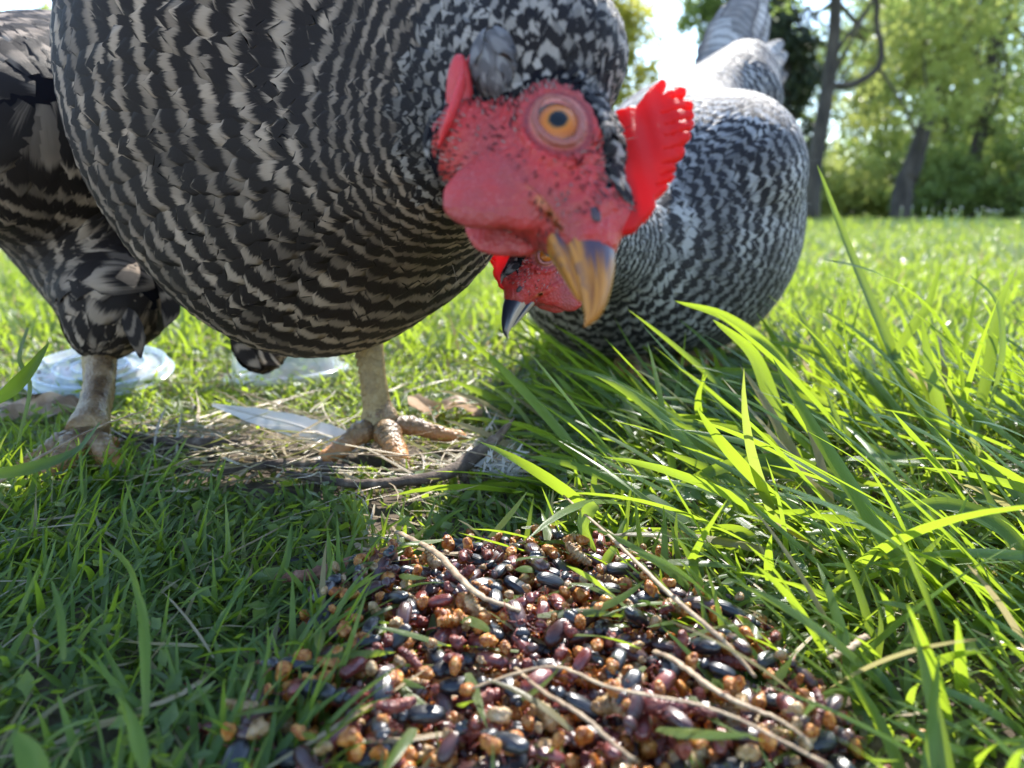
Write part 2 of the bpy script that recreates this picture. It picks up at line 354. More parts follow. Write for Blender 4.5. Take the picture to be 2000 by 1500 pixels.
def make_feathers(pts, fn, flowfn, L, Wd, phasefn, lift, curve, rnd, rows=6, cols=5, base_lift=0.00005, tip='round', jit=0.22, rg=None, phase_jit=0.12, ragged=0.12, own=None, cres=0.30):
    """lay one feather per point over the surface fn, each following the flow from root to tip"""
    rg = rg or rng; n = len(pts); L = np.broadcast_to(L, (n,)); Wd = np.broadcast_to(Wd, (n,)); lift = np.broadcast_to(lift, (n,))
    ts = np.linspace(0, 1, rows); a = rg.normal(0, jit, n)
    p = pts.copy(); prev = None; V = np.empty((n, rows, cols, 3)); us = np.linspace(-1, 1, cols)
    tipj = rg.normal(0, ragged, (n, cols))
    for i, t in enumerate(ts):
        nn = nrm(grad(fn, p)); T = flowfn(p); T = nrm(T-(T*nn).sum(-1, keepdims=True)*nn); B = np.cross(nn, T)
        T = T*np.cos(a)[:, None]+B*np.sin(a)[:, None]; B = np.cross(nn, T)
        if i > 0:
            p = p+T*(L/(rows-1))[:, None]
            p = project(fn, p, 0.0, 1)
        lv = base_lift*(L/0.012)**0.5*0.8+lift*(0.25+0.75*t**1.4)
        wprof = (math.sin(math.pi*min(1, 0.12+0.55*t))**0.8 if t < 0.72 else math.sqrt(max(0, 1-((t-0.70)/0.305)**2))*0.985) if tip == 'round' else math.sin(math.pi*(0.08+0.9*t))**0.7*(1-0.35*t)
        wv = Wd*0.5*wprof
        along = (1-np.abs(us)**2.0)*0.0
        for j, u in enumerate(us):
            back = -abs(u)**2*0.10*L*t + tipj[:, j]*L*(t**4)*0.6
            V[:, i, j] = p+nn*(lv-curve*wv*u*u)[:, None]+B*(wv*u)[:, None]+T*back[:, None]
    Fq = rep_faces(grid_faces(rows, cols), n, rows*cols)
    pv = phasefn(V.reshape(-1, 3)).reshape(n, rows, cols)
    if own is not None:
        k = np.broadcast_to(own, (n,))[:, None, None]; pc = pv[:, :, cols//2]; pc = np.broadcast_to(pc[:, :, None], pv.shape)
        tt = np.broadcast_to(ts[None, :, None], pv.shape)*1.15-0.62+0.12*rg.normal(size=(n, 1, 1)); pv = pc*(1-k)+tt*k
    base = pv+cres*(us**2)[None, None, :]+wob3(pts, L*1.6)[:, None, None]*phase_jit*3.2+rg.normal(0, phase_jit, n)[:, None, None]+0.16*(us**2)[None, None, :]
    attrs = {'phase': base, 'across': np.broadcast_to(us[None, None, :], (n, rows, cols)), 'rnd': np.broadcast_to(rnd[:, None, None], (n, rows, cols))}
    return V.reshape(-1, 3), Fq, {k: v.reshape(-1) for k, v in attrs.items()}
def join(parts):
    Vs, Fs, At, k = [], [], {}, 0
    for V, F, A in parts:
        Vs.append(V); Fs.append(F+k); k += len(V)
        for q, v in A.items(): At.setdefault(q, []).append(v)
    return np.vstack(Vs), np.vstack(Fs), {q: np.concatenate(v) for q, v in At.items()}
def sample_surface(V, F, dens, rg):
    tri = np.vstack([F[:, [0, 1, 2]], F[:, [0, 2, 3]]]); a, b, c = V[tri[:, 0]], V[tri[:, 1]], V[tri[:, 2]]
    ar = 0.5*np.linalg.norm(np.cross(b-a, c-a), axis=-1); n = int(ar.sum()*dens)
    i = rg.choice(len(tri), n, p=ar/ar.sum()); r1 = np.sqrt(rg.random(n)); r2 = rg.random(n)
    return a[i]*(1-r1)[:, None]+b[i]*(r1*(1-r2))[:, None]+c[i]*(r1*r2)[:, None]
def loft(rings, closed_tip=True):
    V = np.vstack(rings); n = len(rings[0]); F = grid_faces(len(rings), n, True); return V, F

COMB_PX = [(945,440),(975,405),(1000,370),(1030,342),(1052,328),(1066,327),(1077,340),(1072,360),(1058,388),(1098,372),(1118,354),(1145,352),(1160,368),(1152,390),(1092,412),(1145,414),(1170,418),(1188,432),(1182,452),(1140,458),(1052,478),(1140,466),(1180,466),(1193,480),(1182,496),(1150,508),(1066,534),(1150,516),(1182,508),(1192,522),(1178,545),(1145,560),(1062,590),(1145,572),(1172,572),(1174,590),(1150,612),(1058,656),(1135,634),(1150,645),(1143,668),(1112,690),(1052,712),(1106,712),(1107,730),(1050,756),(1103,750),(1098,770),(1030,796),(1076,790),(1076,806),(1052,826),(1036,842),(1028,850),(1028,880),(1005,910),(965,945),(935,975),(915,1000),(895,1015),(865,1000),(850,960),(860,900),(860,820),(870,740),(885,660),(895,560),(905,480)]
def wattle_sdf(q, sg, side=1):
    if sg == side: d = smin(ell(q, (7, -19.0, 6.6*sg), (8.8, 10.2, 3.9)), ell(q, (13.5, -14.0, 5.2*sg), (4.5, 4.5, 2.6)), 3)
    else: d = smin(ell(q, (7, -17.0, 5.2*sg), (8.2, 8.6, 2.3)), ell(q, (13.0, -13.5, 4.6*sg), (4.5, 4.5, 2.2)), 3)
    return d+0.12*np.sin(q[:, 0]*0.9+1)*np.sin(q[:, 1]*0.7)
class Head:
    def __init__(s, eye, f, u, side, scale=1.0):
        f = nrm(np.array(f, float)); u = np.array(u, float); u = nrm(u-(u@f)*f); r = np.cross(f, u)
        Rc = np.stack([CR, CU, -CF], 1)            # columns: the camera's right, up, back axes
        s.R = Rc@np.stack([f, u, r], 1); s.s = MM*scale
        s.O = np.asarray(eye)-s.R@np.array([0, 0, 13.0*side])*s.s
    def to(s, q): return s.O+(np.asarray(q, float)*s.s)@s.R.T
    def loc(s, p): return ((p-s.O)@s.R)/s.s
    def plane_hit(s, px, py):
        d = CF+(px-1000)/FPX*CR-(py-750)/FPX*CU; n = s.R[:, 2]
        return s.loc(CAM+d*(((s.O-CAM)@n)/(d@n)))
def comb_mesh(outline, thick=1.25):
    """serrated blade with rounded rim: outline in head plane -> welded, inflated slab"""
    from mathutils.geometry import delaunay_2d_cdt
    o = catmull(np.vstack([outline, outline[:1]]), len(outline)*3)[:-1]
    lo, hi = o.min(0), o.max(0); pts = [Vector(p) for p in o]; n0 = len(pts)
    g = []
    st = 0.45
    X, Y = np.meshgrid(np.arange(lo[0], hi[0], st), np.arange(lo[1], hi[1], st)); X = X+(np.arange(X.shape[0])[:, None] % 2)*st/2
    q = np.stack([X.ravel(), Y.ravel()], -1); ok = in_poly(q[:, 0], q[:, 1], o)
    dd = np.sqrt(((q[:, None]-o[None])**2).sum(-1)).min(1); q = q[ok & (dd > 0.22)]
    V2, E, F, _, _, _ = delaunay_2d_cdt([Vector(p) for p in np.vstack([o, q])], [(i, (i+1) % n0) for i in range(n0)], [], 1, 1e-6)
    V2 = np.array([tuple(v) for v in V2]); F = np.array([f for f in F if len(f) == 3])
    d = np.sqrt(((V2[:, None]-o[None])**2).sum(-1)).min(1)
    h = thick*np.sqrt(np.clip(1-(1-np.clip(d/0.9, 0, 1))**2, 0.0, 1))
    h = h*(0.93+0.14*vnoise(V2[:, 0], V2[:, 1], 3.5, 3)); rim = d < 1e-4; h[rim] = 0
    bend = 1.2*np.sin(V2[:, 0]*0.12)+0.25*np.sin(V2[:, 1]*1.1+V2[:, 0]*.3)
    A = np.column_stack([V2, bend+h]); B = np.column_stack([V2, bend-h]); idx = np.arange(len(V2))+len(V2); idx[rim] = np.arange(len(V2))[rim]
    return np.vstack([A, B]), np.vstack([F, idx[F][:, ::-1]])

def build_head_parts(root, H, outline, beak_mat, side, tuft=None):
    V, F = comb_mesh(outline); obj_np('comb', H.to(V), F, M['comb'], root, origin=H.to((8, 10, 0)))
    # the wattle on the far side of the throat
    sg = -side; V, F = surface_net(lambda q: wattle_sdf(q, sg, side), (-8, -34, min(0, 12*sg)-0.5), (22, -5, max(0, 12*sg)+0.5), 0.6)
    obj_np('wattle', H.to(V), F, M['skin'], root, origin=H.to((8, -16, 6*sg)), attrs={'skin': np.ones(len(V)), 'lid': np.zeros(len(V)), 'gape': np.zeros(len(V)), 'crease': np.zeros(len(V)), 'speck': np.zeros(len(V))})
    # eyes
    for sg in (1, -1):
        ns, nr = 40, 24; th = np.linspace(0, np.pi, nr); ph = np.linspace(0, 2*np.pi, ns, endpoint=False)
        Vs = np.stack([np.sin(th)[:, None]*np.cos(ph), np.sin(th)[:, None]*np.sin(ph), np.broadcast_to(np.cos(th)[:, None], (nr, ns))], -1).reshape(-1, 3)*8.0*np.array([1.08, .82, 1])
        o = bpy.data.objects.new('eye', mesh_np('eye', Vs*H.s, grid_faces(nr, ns, True), M['eye'])); link(o, root)
        Rr = H.R.copy()
        m = np.stack([Rr[:, 0]*1, Rr[:, 1]*sg, Rr[:, 2]*sg], 1)
        if sg == side:
            zc = nrm(m[:, 2]*0.80+nrm(CAM-H.to((0, 0, 14*sg)))*0.20); xc = nrm(m[:, 0]-(m[:, 0]@zc)*zc); m = np.stack([xc, np.cross(zc, xc), zc], 1)
        M4 = Matrix(m.tolist()).to_4x4(); M4.translation = Vector(H.to((0.1, 0.0, 6.95*sg))); o.matrix_world = M4
        a = np.linspace(0, 2*np.pi, 56, endpoint=False); al = 1+0.10*np.abs(np.cos(a))**3
        lp = np.stack([np.cos(a)*6.3*al, np.sin(a)*4.55, 13.55*sg-sg*0.35*np.cos(a)**2-sg*0.5*np.abs(np.sin(a))], -1)
        nb = 12; b = np.linspace(0, 2*np.pi, nb, endpoint=False); T = nrm(np.roll(lp, -1, 0)-np.roll(lp, 1, 0)); Zr = np.array([0, 0, 1.0]); A_ = nrm(np.cross(T, Zr)); B_ = np.cross(A_, T)
        rr_ = 0.78+0.08*np.sin(a*9+1)+0.06*np.sin(a*17)
        V = lp[:, None]+A_[:, None]*(np.cos(b)[None, :, None]*(rr_*1.15)[:, None, None])+B_[:, None]*(np.sin(b)[None, :, None]*rr_[:, None, None]*0.85)
        ii = np.arange(56)[:, None]; jj = np.arange(nb)[None]; F = np.stack([ii*nb+jj, ii*nb+(jj+1) % nb, ((ii+1) % 56)*nb+(jj+1) % nb, ((ii+1) % 56)*nb+jj], -1).reshape(-1, 4)
        obj_np('eyelid', H.to(V.reshape(-1, 3)), F, M['eyelid'], root)
    # beak
    def sec(f, top, bot, hw, n=28, peak=0.72):
        a = np.linspace(0, 2*np.pi, n, endpoint=False); cu = np.cos(a); su = np.sin(a)
        x = np.sign(su)*np.abs(su)**0.95*hw; y = (top+bot)/2+np.sign(cu)*np.abs(cu)**peak*(top-bot)/2
        x = x*np.where(cu > 0, 1-0.45*cu**1.5, 1)
        return np.stack([np.full(n, f), y, x], -1), (y-bot)/max(top-bot, 1e-6)
    def beak(name, keys, m):
        k = np.array(keys, float); kk = catmull(k, 26); R, A, Tp = [], [], []
        for i, (f, tp, bt, hw) in enumerate(kk):
            r, tn = sec(f, tp, bt, max(hw, 0.02)); R.append(r); A.append(np.full(len(r), (f-k[0, 0])/(k[-1, 0]-k[0, 0]))); Tp.append(tn)
        V, F = loft(R); obj_np(name, H.to(V), F, m, root, attrs={'along': np.concatenate(A), 'topness': np.concatenate(Tp)}, origin=H.to((14, -6, 0)))
    beak('upper_beak', [(11, 2.8, -9.0, 7.2), (19, 3.0, -9.3, 6.6), (24.5, 2.2, -9.5, 5.7), (30, 0.2, -9.7, 4.5), (35, -2.8, -10.1, 3.3), (39, -6.0, -10.9, 2.1), (41.2, -8.8, -11.8, 1.1), (42.0, -11.6, -12.4, 0.15)], beak_mat)
    beak('lower_beak', [(6, -6.0, -11.2, 5.4), (18, -6.4, -11.6, 4.9), (25, -7.0, -11.4, 4.0), (30, -7.8, -11.2, 2.9), (34, -8.8, -11.0, 1.6), (36, -9.6, -10.6, 0.3)], beak_mat)
    for sg in (1, -1):
        V, F = surface_net(lambda q: ell(q, (20.3, -1.0, 6.25*sg), (3.4, 1.45, 1.35)), (16, -5, 6.75*sg-2), (25, 2, 6.75*sg+2), 0.3)
        obj_np('nostril', H.to(V), F, M['nostril'], root)

def leg(root, knee, foot, yaw, r0=0.0082, r1=0.0076, toes=None):
    knee = np.array(knee, float); foot = np.array(foot, float)
    pts = catmull([knee, knee*0.6+foot*0.4+np.array([0, 0.002, 0]), foot+np.array([0, 0, 0.016])], 22); s = np.linspace(0, 1, 22)
    rad = r0+(r1-r0)*s+0.0030*np.exp(-((s-0.99)/0.14)**2)+0.0010*np.exp(-((s)/0.15)**2)
    rad = rad*(1+0.035*np.sin(s*70))
    V, F = tube(pts, rad, 18, 0.92, up=(math.sin(yaw), math.cos(yaw), 0), rough=0.015)
    L = obj_np('leg', V, F, M['leg'], root, origin=foot)
    # overlapping plates down the front and sides of the shank
    nu, nv = 5, 4; a = np.linspace(-0.62, 0.62, nu); b = np.linspace(0, 1, nv)
    sv = []
    for bi in b:
        for ai in a:
            x = ai/0.62; zz = -bi-0.25*(1-x*x)*(bi > 0.9)+0.12*x*x*bi
            sv.append((math.sin(ai)*(1.0+0.06*bi), math.cos(ai)*(0.99+0.20*bi**0.8*(1-0.5*x*x)), zz))
    sme = mesh_np('scale', np.array(sv), grid_faces(nv, nu), M['scale']); inv = Vector(foot)
    def place(c, fw, r, h):
        fw = nrm(np.array([fw[0], fw[1], 0.0])); sd = np.array([fw[1], -fw[0], 0])
        m = Matrix(((sd[0]*r, fw[0]*r, 0, c[0]-foot[0]), (sd[1]*r, fw[1]*r, 0, c[1]-foot[1]), (0, 0, h, c[2]-foot[2]), (0, 0, 0, 1)))
        o = bpy.data.objects.new('scale', sme); link(o, L); o.matrix_local = m
    for k in range(13):
        for cix in (-1.0, 0.0, 1.0, 2.0, 3.0):
            sk = (k+0.5*(cix % 2))/13; i = sk*21; i0 = int(i); c = pts[min(i0, 21)]*(1-(i-i0))+pts[min(i0+1, 21)]*(i-i0)
            if sk > 0.96: continue
            an = yaw+math.pi+cix*1.02; r = float(np.interp(sk, s, rad))*1.02
            place(c, (math.sin(an), math.cos(an)), r, float(np.linalg.norm(pts[0]-pts[-1]))/13*1.22)
    for (ang, ln, drop, r) in toes:
        d = np.array([math.sin(ang), math.cos(ang), 0]); st = foot+np.array([0, 0, 0.012])
        tp = catmull([st, foot+d*ln*0.30+np.array([0, 0, 0.0125]), foot+d*ln*0.62+np.array([0, 0, 0.0075+drop]), foot+d*ln*0.92+np.array([0, 0, 0.0045+drop*1.2])], 40)
        ss = np.linspace(0, 1, 40)
        rr = r*(1.32-0.55*ss)*(1+0.055*np.cos(ss*2*np.pi*11))*(1+0.13*np.exp(-((ss-0.36)/0.06)**2)+0.13*np.exp(-((ss-0.68)/0.06)**2)-0.5*np.clip((ss-0.93)/0.07, 0, 1)**2)
        V, F = tube(tp, rr, 14, 0.9, rough=0.02); T = obj_np('toe', V, F, M['leg'], L); T.location = tuple(-foot)
        e = tp[-1]; cl = catmull([e-d*0.003, e+d*0.005+np.array([0, 0, 0.0005]), e+d*0.010+np.array([0, 0, -0.003]), e+d*0.0125+np.array([0, 0, -0.007])], 12)
        V, F = tube(cl, np.linspace(r*0.42, 0.0002, 12), 10); C = obj_np('claw', V, F, M['claw'], T)
    return L

def build_hen(loc, body_fn, H, bounds, res, N, B, outline, fmats, label, group, beak_mat, side, dens_scale=1.0, period=(0.0024, 0.075), period_max=0.0138, light_shift=0.0, fsize=1.0, bias=(0, .25, -.12), bjit=.09, pjit=.075, cres=.13, rear=None, wobble=.0):
    root = empty('hen', loc); tag(root, label, 'hen', group)
    off = np.array(loc)
    def fn(p):
        q = H.loc(p); m = (np.abs(q) < 60).all(1); d = body_fn(p)
        if m.any():
            hd = head_sdf(q[m]); hd = smin(hd, wattle_sdf(q[m], side, side), 3.5)*H.s; d[m] = smin(d[m], hd, 0.006*H.s/MM)
        return d
    V, F = surface_net(fn, bounds[0], bounds[1], res)
    V = project(fn, V, 0, 1)
    bm = bmesh.new(); me = mesh_np('tmp', V, F); bm.from_mesh(me)
    for it in range(2):
        es = []
        for fc in bm.faces:
            c = np.array(fc.calc_center_median()); q = H.loc(c[None])[0]
            if abs(q[0]-2) < 26 and abs(q[1]+6) < 24 and abs(q[2]) < 20 and q[2]*side > -4: es.extend(fc.edges)
        bmesh.ops.subdivide_edges(bm, edges=list(set(es)), cuts=1, use_grid_fill=True)
    bmesh.ops.triangulate(bm, faces=[f for f in bm.faces if len(f.verts) > 4])
    bm.to_mesh(me); bm.free(); nV = len(me.vertices); co = np.empty(nV*3, dtype=np.float32); me.vertices.foreach_get('co', co)
    Vf = project(fn, co.reshape(-1, 3).astype(float), 0, 2, 1e-4); q = H.loc(Vf)
    me.vertices.foreach_set('co', Vf.astype(np.float32).ravel())
    mk = skin_mask(q); far = (np.abs(q) > 45).any(1); mk[far] = -50
    e1 = np.abs(np.sqrt((q[:, 0]/6.3)**2+(q[:, 1]/4.9)**2)-1)*5.5; lid = sstep(e1, 1.5, 0.6)*(np.abs(q[:, 2]) > 11)
    e2 = np.abs(np.sqrt((q[:, 0]/8.3)**2+(q[:, 1]/6.6)**2)-1)*7.4; cre = sstep(e2, 0.9, 0.2)*(np.abs(q[:, 2]) > 10)*0.65
    gape = sstep(gape_d(np.stack([q[:, 0], q[:, 1], np.abs(q[:, 2])], -1)), 0.6, 0.0)*sstep(q[:, 0], 7, 11)*.8
    speck = np.clip(1-mk/5, 0.0, 1)*0.9+0.15; speck[mk < 0] = 0
    speck = np.maximum(speck, sstep(np.hypot(q[:, 0]-2, q[:, 1]+9), 9, 3)*0.6)
    for k, a in (('skin', sstep(mk, -1.5, 1.5)), ('lid', lid), ('gape', gape), ('crease', cre), ('speck', speck)):
        at = me.attributes.new(k, 'FLOAT', 'POINT'); at.data.foreach_set('value', a.astype(np.float32))
    wsd = wattle_sdf(q, side, side); wm = (wsd < head_sdf(q)-0.8) & (wsd < 1.2) & ~far
    mk = np.where(wm, 9, mk); speck[wm] = 0
    at = me.attributes['skin']; at.data.foreach_set('value', sstep(mk, -1.5, 1.5).astype(np.float32)); at = me.attributes['speck']; at.data.foreach_set('value', (speck*0.8).astype(np.float32))
    me.polygons.foreach_set('use_smooth', np.ones(len(me.polygons), bool)); me.materials.append(M['skin']); me.name = 'body'
    me.transform(Matrix.Translation(-Vector(loc))); me.update()
    VN = nrm(grad(fn, Vf, 1.5e-4))
    eh = (np.hypot(q[:, 0]/5.4, q[:, 1]/3.3) < 1) & (np.abs(q[:, 2]) > 8) & ~far
    def sub(keep, name):
        b2 = bmesh.new(); b2.from_mesh(me); b2.verts.ensure_lookup_table(); li = b2.verts.layers.int.new('ix')
        for k, v in enumerate(b2.verts): v[li] = k
        bmesh.ops.delete(b2, geom=[f for f in b2.faces if wm[[v.index for v in f.verts]].all() != keep], context='FACES')
        ids = [v[li] for v in b2.verts]; m2 = me.copy(); m2.name = name; b2.to_mesh(m2); b2.free(); m2.normals_split_custom_set_from_vertices([tuple(x) for x in VN[ids]]); return m2
    body = bpy.data.objects.new('body', sub(False, 'body')); link(body, root); kids = [body]
    wo_ = bpy.data.objects.new('wattle', sub(True, 'wattle')); link(wo_, root); wo_.location = loc
    # plumage
    rg = np.random.default_rng(11)
    c0 = np.linalg.norm(N-B)
    def pot(p):
        d1 = np.linalg.norm(p-B, axis=-1); d2 = np.linalg.norm(p-N, axis=-1)+c0*0.55; w = sstep(d1, c0*0.75, c0*1.5); return d1*(1-w)+d2*w
    def flow(p):
        v1 = nrm(p-B); v2 = nrm(p-N); d1 = np.linalg.norm(p-B, axis=-1); w = sstep(d1, c0*0.75, c0*1.5)[:, None]
        v = v1*(1-w)+v2*w; v = v+np.array(bias)*sstep(d1, c0*1.5, c0*3)[:, None]
        if rear is not None:
            wr = rear(p)[:, None]; v = v*(1-wr)+nrm(np.array([-.93, -.12, -.34]))*wr
        return v
    a, b = period
    smx = (period_max-a)/b
    def phase(p):
        s = pot(p)+wobble*wob3(p, np.full(len(p), .021)); return np.where(s < smx, np.log((a+b*np.minimum(s, smx))/a)/b, np.log(period_max/a)/b+(s-smx)/period_max)
    def per(p): return np.minimum(a+b*pot(p), period_max)
    pts = sample_surface(V, F, 1.6e6*dens_scale, rg); pr = per(pts); q = H.loc(pts); mk = skin_mask(q); mk[wattle_sdf(q, side, side) < 1.5] = 9; mk[(np.abs(q) > 45).any(1)] = -50
    ok = (mk < -1.0) & (rg.random(len(pts)) < np.minimum(1, (0.004/pr)**2*2)); inb = (q[:, 0] > 15) & (np.abs(q) < 30).all(1); ok &= ~inb
    pts, pr = pts[ok], pr[ok]; k = thin(pts, pr*0.43*fsize); pts, pr = pts[k], pr[k]
    big = pr > 0.0058
    rn = rg.random(len(pts)); parts = []
    kw = dict(fn=fn, flowfn=flow, phasefn=phase)
    A = pts[big]; parts.append(make_feathers(A, L=pr[big]*2.7*fsize, Wd=pr[big]*1.35*fsize, lift=pr[big]*0.085, curve=0.13, rnd=rn[big], rows=7, cols=7, rg=rg, jit=bjit, phase_jit=pjit, ragged=0.012, own=0.0, cres=cres, **kw))
    Vp, Fp, Ap = join(parts)
    Bp = pts[~big]; Vq, Fq, Aq = make_feathers(Bp, L=pr[~big]*3.0, Wd=pr[~big]*1.35, lift=pr[~big]*0.16, curve=0.2, rnd=rn[~big], rows=5, cols=5, rg=rg, jit=0.16, phase_jit=0.12, ragged=0.10, cres=0.15, own=np.clip(1-(pr[~big]-.0030)/.0022, 0, 1), **kw)
    o = obj_np('plumage', Vp, Fp, fmats[0], root, attrs=Ap, origin=off); o['kind'] = 'stuff'; o.location = (0, 0, 0); kids.append(o)
    o = obj_np('neck_plumage', Vq, Fq, fmats[1], root, attrs=Aq, origin=off); o['kind'] = 'stuff'; o.location = (0, 0, 0)
    # hair-thin filaments that stand off the plumage
    n = 160; i = rg.choice(len(pts), n); p0 = pts[i]; nn = nrm(grad(fn, p0)); T = nrm(flow(p0)); L = pr[i]*rg.uniform(0.8, 1.5, n)
    dirv = nrm(T+nn*rg.uniform(0.1, 0.4, n)[:, None]+rg.normal(0, .25, (n, 3))); sd = nrm(np.cross(dirv, nn))*0.00008
    st = p0+nn*(pr[i]*0.1)[:, None]; mid = st+dirv*(L*0.55)[:, None]; en = st+dirv*L[:, None]-nn*(L*0.12)[:, None]
    Vh = np.stack([st-sd, st+sd, mid-sd*.8, mid+sd*.8, en-sd*.2, en+sd*.2], 1).reshape(-1, 3)
    o = obj_np('filament_down', Vh, rep_faces(np.array([[0, 1, 3, 2], [2, 3, 5, 4]]), n, 6), fmats[1], root, attrs={'phase': np.repeat(rg.random(n), 6), 'across': np.zeros(n*6), 'rnd': np.repeat(rg.random(n), 6)}, origin=off); o['kind'] = 'stuff'; o.location = (0, 0, 0)
    q = H.loc(sample_surface(V, F, 9e6, rg)*1.0); mq = skin_mask(q); kk = (mq > 0) & (wattle_sdf(q, side, side) > 1.2) & (np.abs(q) < 40).all(1) & (np.hypot(q[:, 0], q[:, 1]) > 8.5) & (q[:, 0] < 21)
    q = q[kk]; wq = np.clip(1-mq[kk]/4.5, 0, 1)**1.5+0.10*vnoise(q[:, 0], q[:, 1], 5, 2); kk = rg.random(len(q)) < wq*0.5; bp = H.to(q[kk]); bp = bp[thin(bp, .00075)]
    if len(bp):
        n = len(bp); Vb, Fb, Ab = make_feathers(project(fn, bp), fn, flow, .0014*H.s/MM, .0004*H.s/MM, lambda p: np.zeros(len(p)), .0008, .2, rg.random(n), rows=3, cols=3, rg=rg, jit=.35, phase_jit=.0, ragged=.2, base_lift=-.0001, cres=0)
        Ab['phase'] = np.repeat(rg.random(n)*1.0, 9); o = obj_np('face_bristles', Vb, Fb, fmats[1], root, attrs=Ab, origin=off); o['kind'] = 'stuff'; o.location = (0, 0, 0)
    before = set(root.children)
    build_head_parts(root, H, outline, beak_mat, side)
    return root, fn, flow, phase, pts, rg

def fix_parent(root, newkids):          # children were made in world space: put them under the thing's base
    for o in newkids:
        if o.parent is root:
            o.matrix_parent_inverse = Matrix.Identity(4)
            o.matrix_basis = Matrix.Translation(-root.location) @ o.matrix_basis
def plume(pts, widths, mat, name, root, nrm_up, period=0.011, cols=9, rows=26, seed=0, vfold=0.15, ph0=0.0, pointed=False):
    """one long feather along a curve"""
    rg = np.random.default_rng(seed); c = catmull(pts, rows); T = nrm(np.gradient(c, axis=0)); Bv = nrm(np.cross(np.asarray(nrm_up, float), T)); Nn = np.cross(T, Bv)
    w = np.interp(np.linspace(0, 1, rows), np.linspace(0, 1, len(widths)), widths); us = np.linspace(-1, 1, cols)
    nz = rg.normal(0, 0.03, (rows, cols))
    V = c[:, None]+Bv[:, None]*(us[None, :, None]*w[:, None, None]*(1+nz[..., None]))+Nn[:, None]*(-np.abs(us)[None, :, None]*w[:, None, None]*vfold)-T[:, None]*((us**2)[None, :, None]*w[:, None, None]*0.5)
    s = np.concatenate([[0], np.cumsum(np.linalg.norm(np.diff(c, axis=0), axis=1))])
    ph = (s/period)[:, None]+0.2*(us**2)[None]+ph0+0.35*np.sin(us*2.1+seed*1.7)[None]*np.sin(s/period*1.3+seed)[:, None]
    return obj_np(name, V.reshape(-1, 3), grid_faces(rows, cols), mat, root, attrs={'phase': ph, 'across': np.broadcast_to(us, (rows, cols)), 'rnd': np.full((rows, cols), rg.random())})

# --- the near hen
H1 = Head(P(1090, 235, 0.158), (.36, -.82, .44), (.90, .35, -.10), 1)
OUT1 = np.array([H1.plane_hit(800+(x-(85 if (x < 916 and y > 470) else 0))/2.1433, y/2.1433)[:2] for x, y in COMB_PX])
def body1(p):
    d = ell(p, P(548, 185, .340), (.0885, .088, .106))
    d = smin(d, sph(p, P(690, 365, .315), .058), .03)
    d = smin(d, sph(p, P(600, 440, .335), .054), .03)
    d = smin(d, sph(p, P(640, 60, .30), .078), .03)
    d = smin(d, cone(p, P(860, -20, .245), P(1040, 110, .187), .045, .0205), .02)
    d = smin(d, sph(p, P(1100, 118, .180), .0125), .012)
    d = smin(d, cone(p, P(740, 290, .285), P(955, 235, .200), .060, .0185), .02)
    rear = ell(p, P(225, 290, .475), (.074, .15, .072))
    rear = smin(rear, cone(p, P(190, 470, .45), P(225, 590, .405), .044, .026), .02)
    rear = smin(rear, cone(p, P(215, 600, .405), P(195, 655, .40), .024, .012), .012)
    rear = smin(rear, sph(p, P(90, 200, .56), .05), .02)
    rear = smin(rear, ell(p, P(470, 440, .45), (.05, .035, .022)), .01)
    rear = smin(rear, ell(p, P(510, 665, .42), (.014, .012, .017)), .01)
    return smin(d, rear, .012)
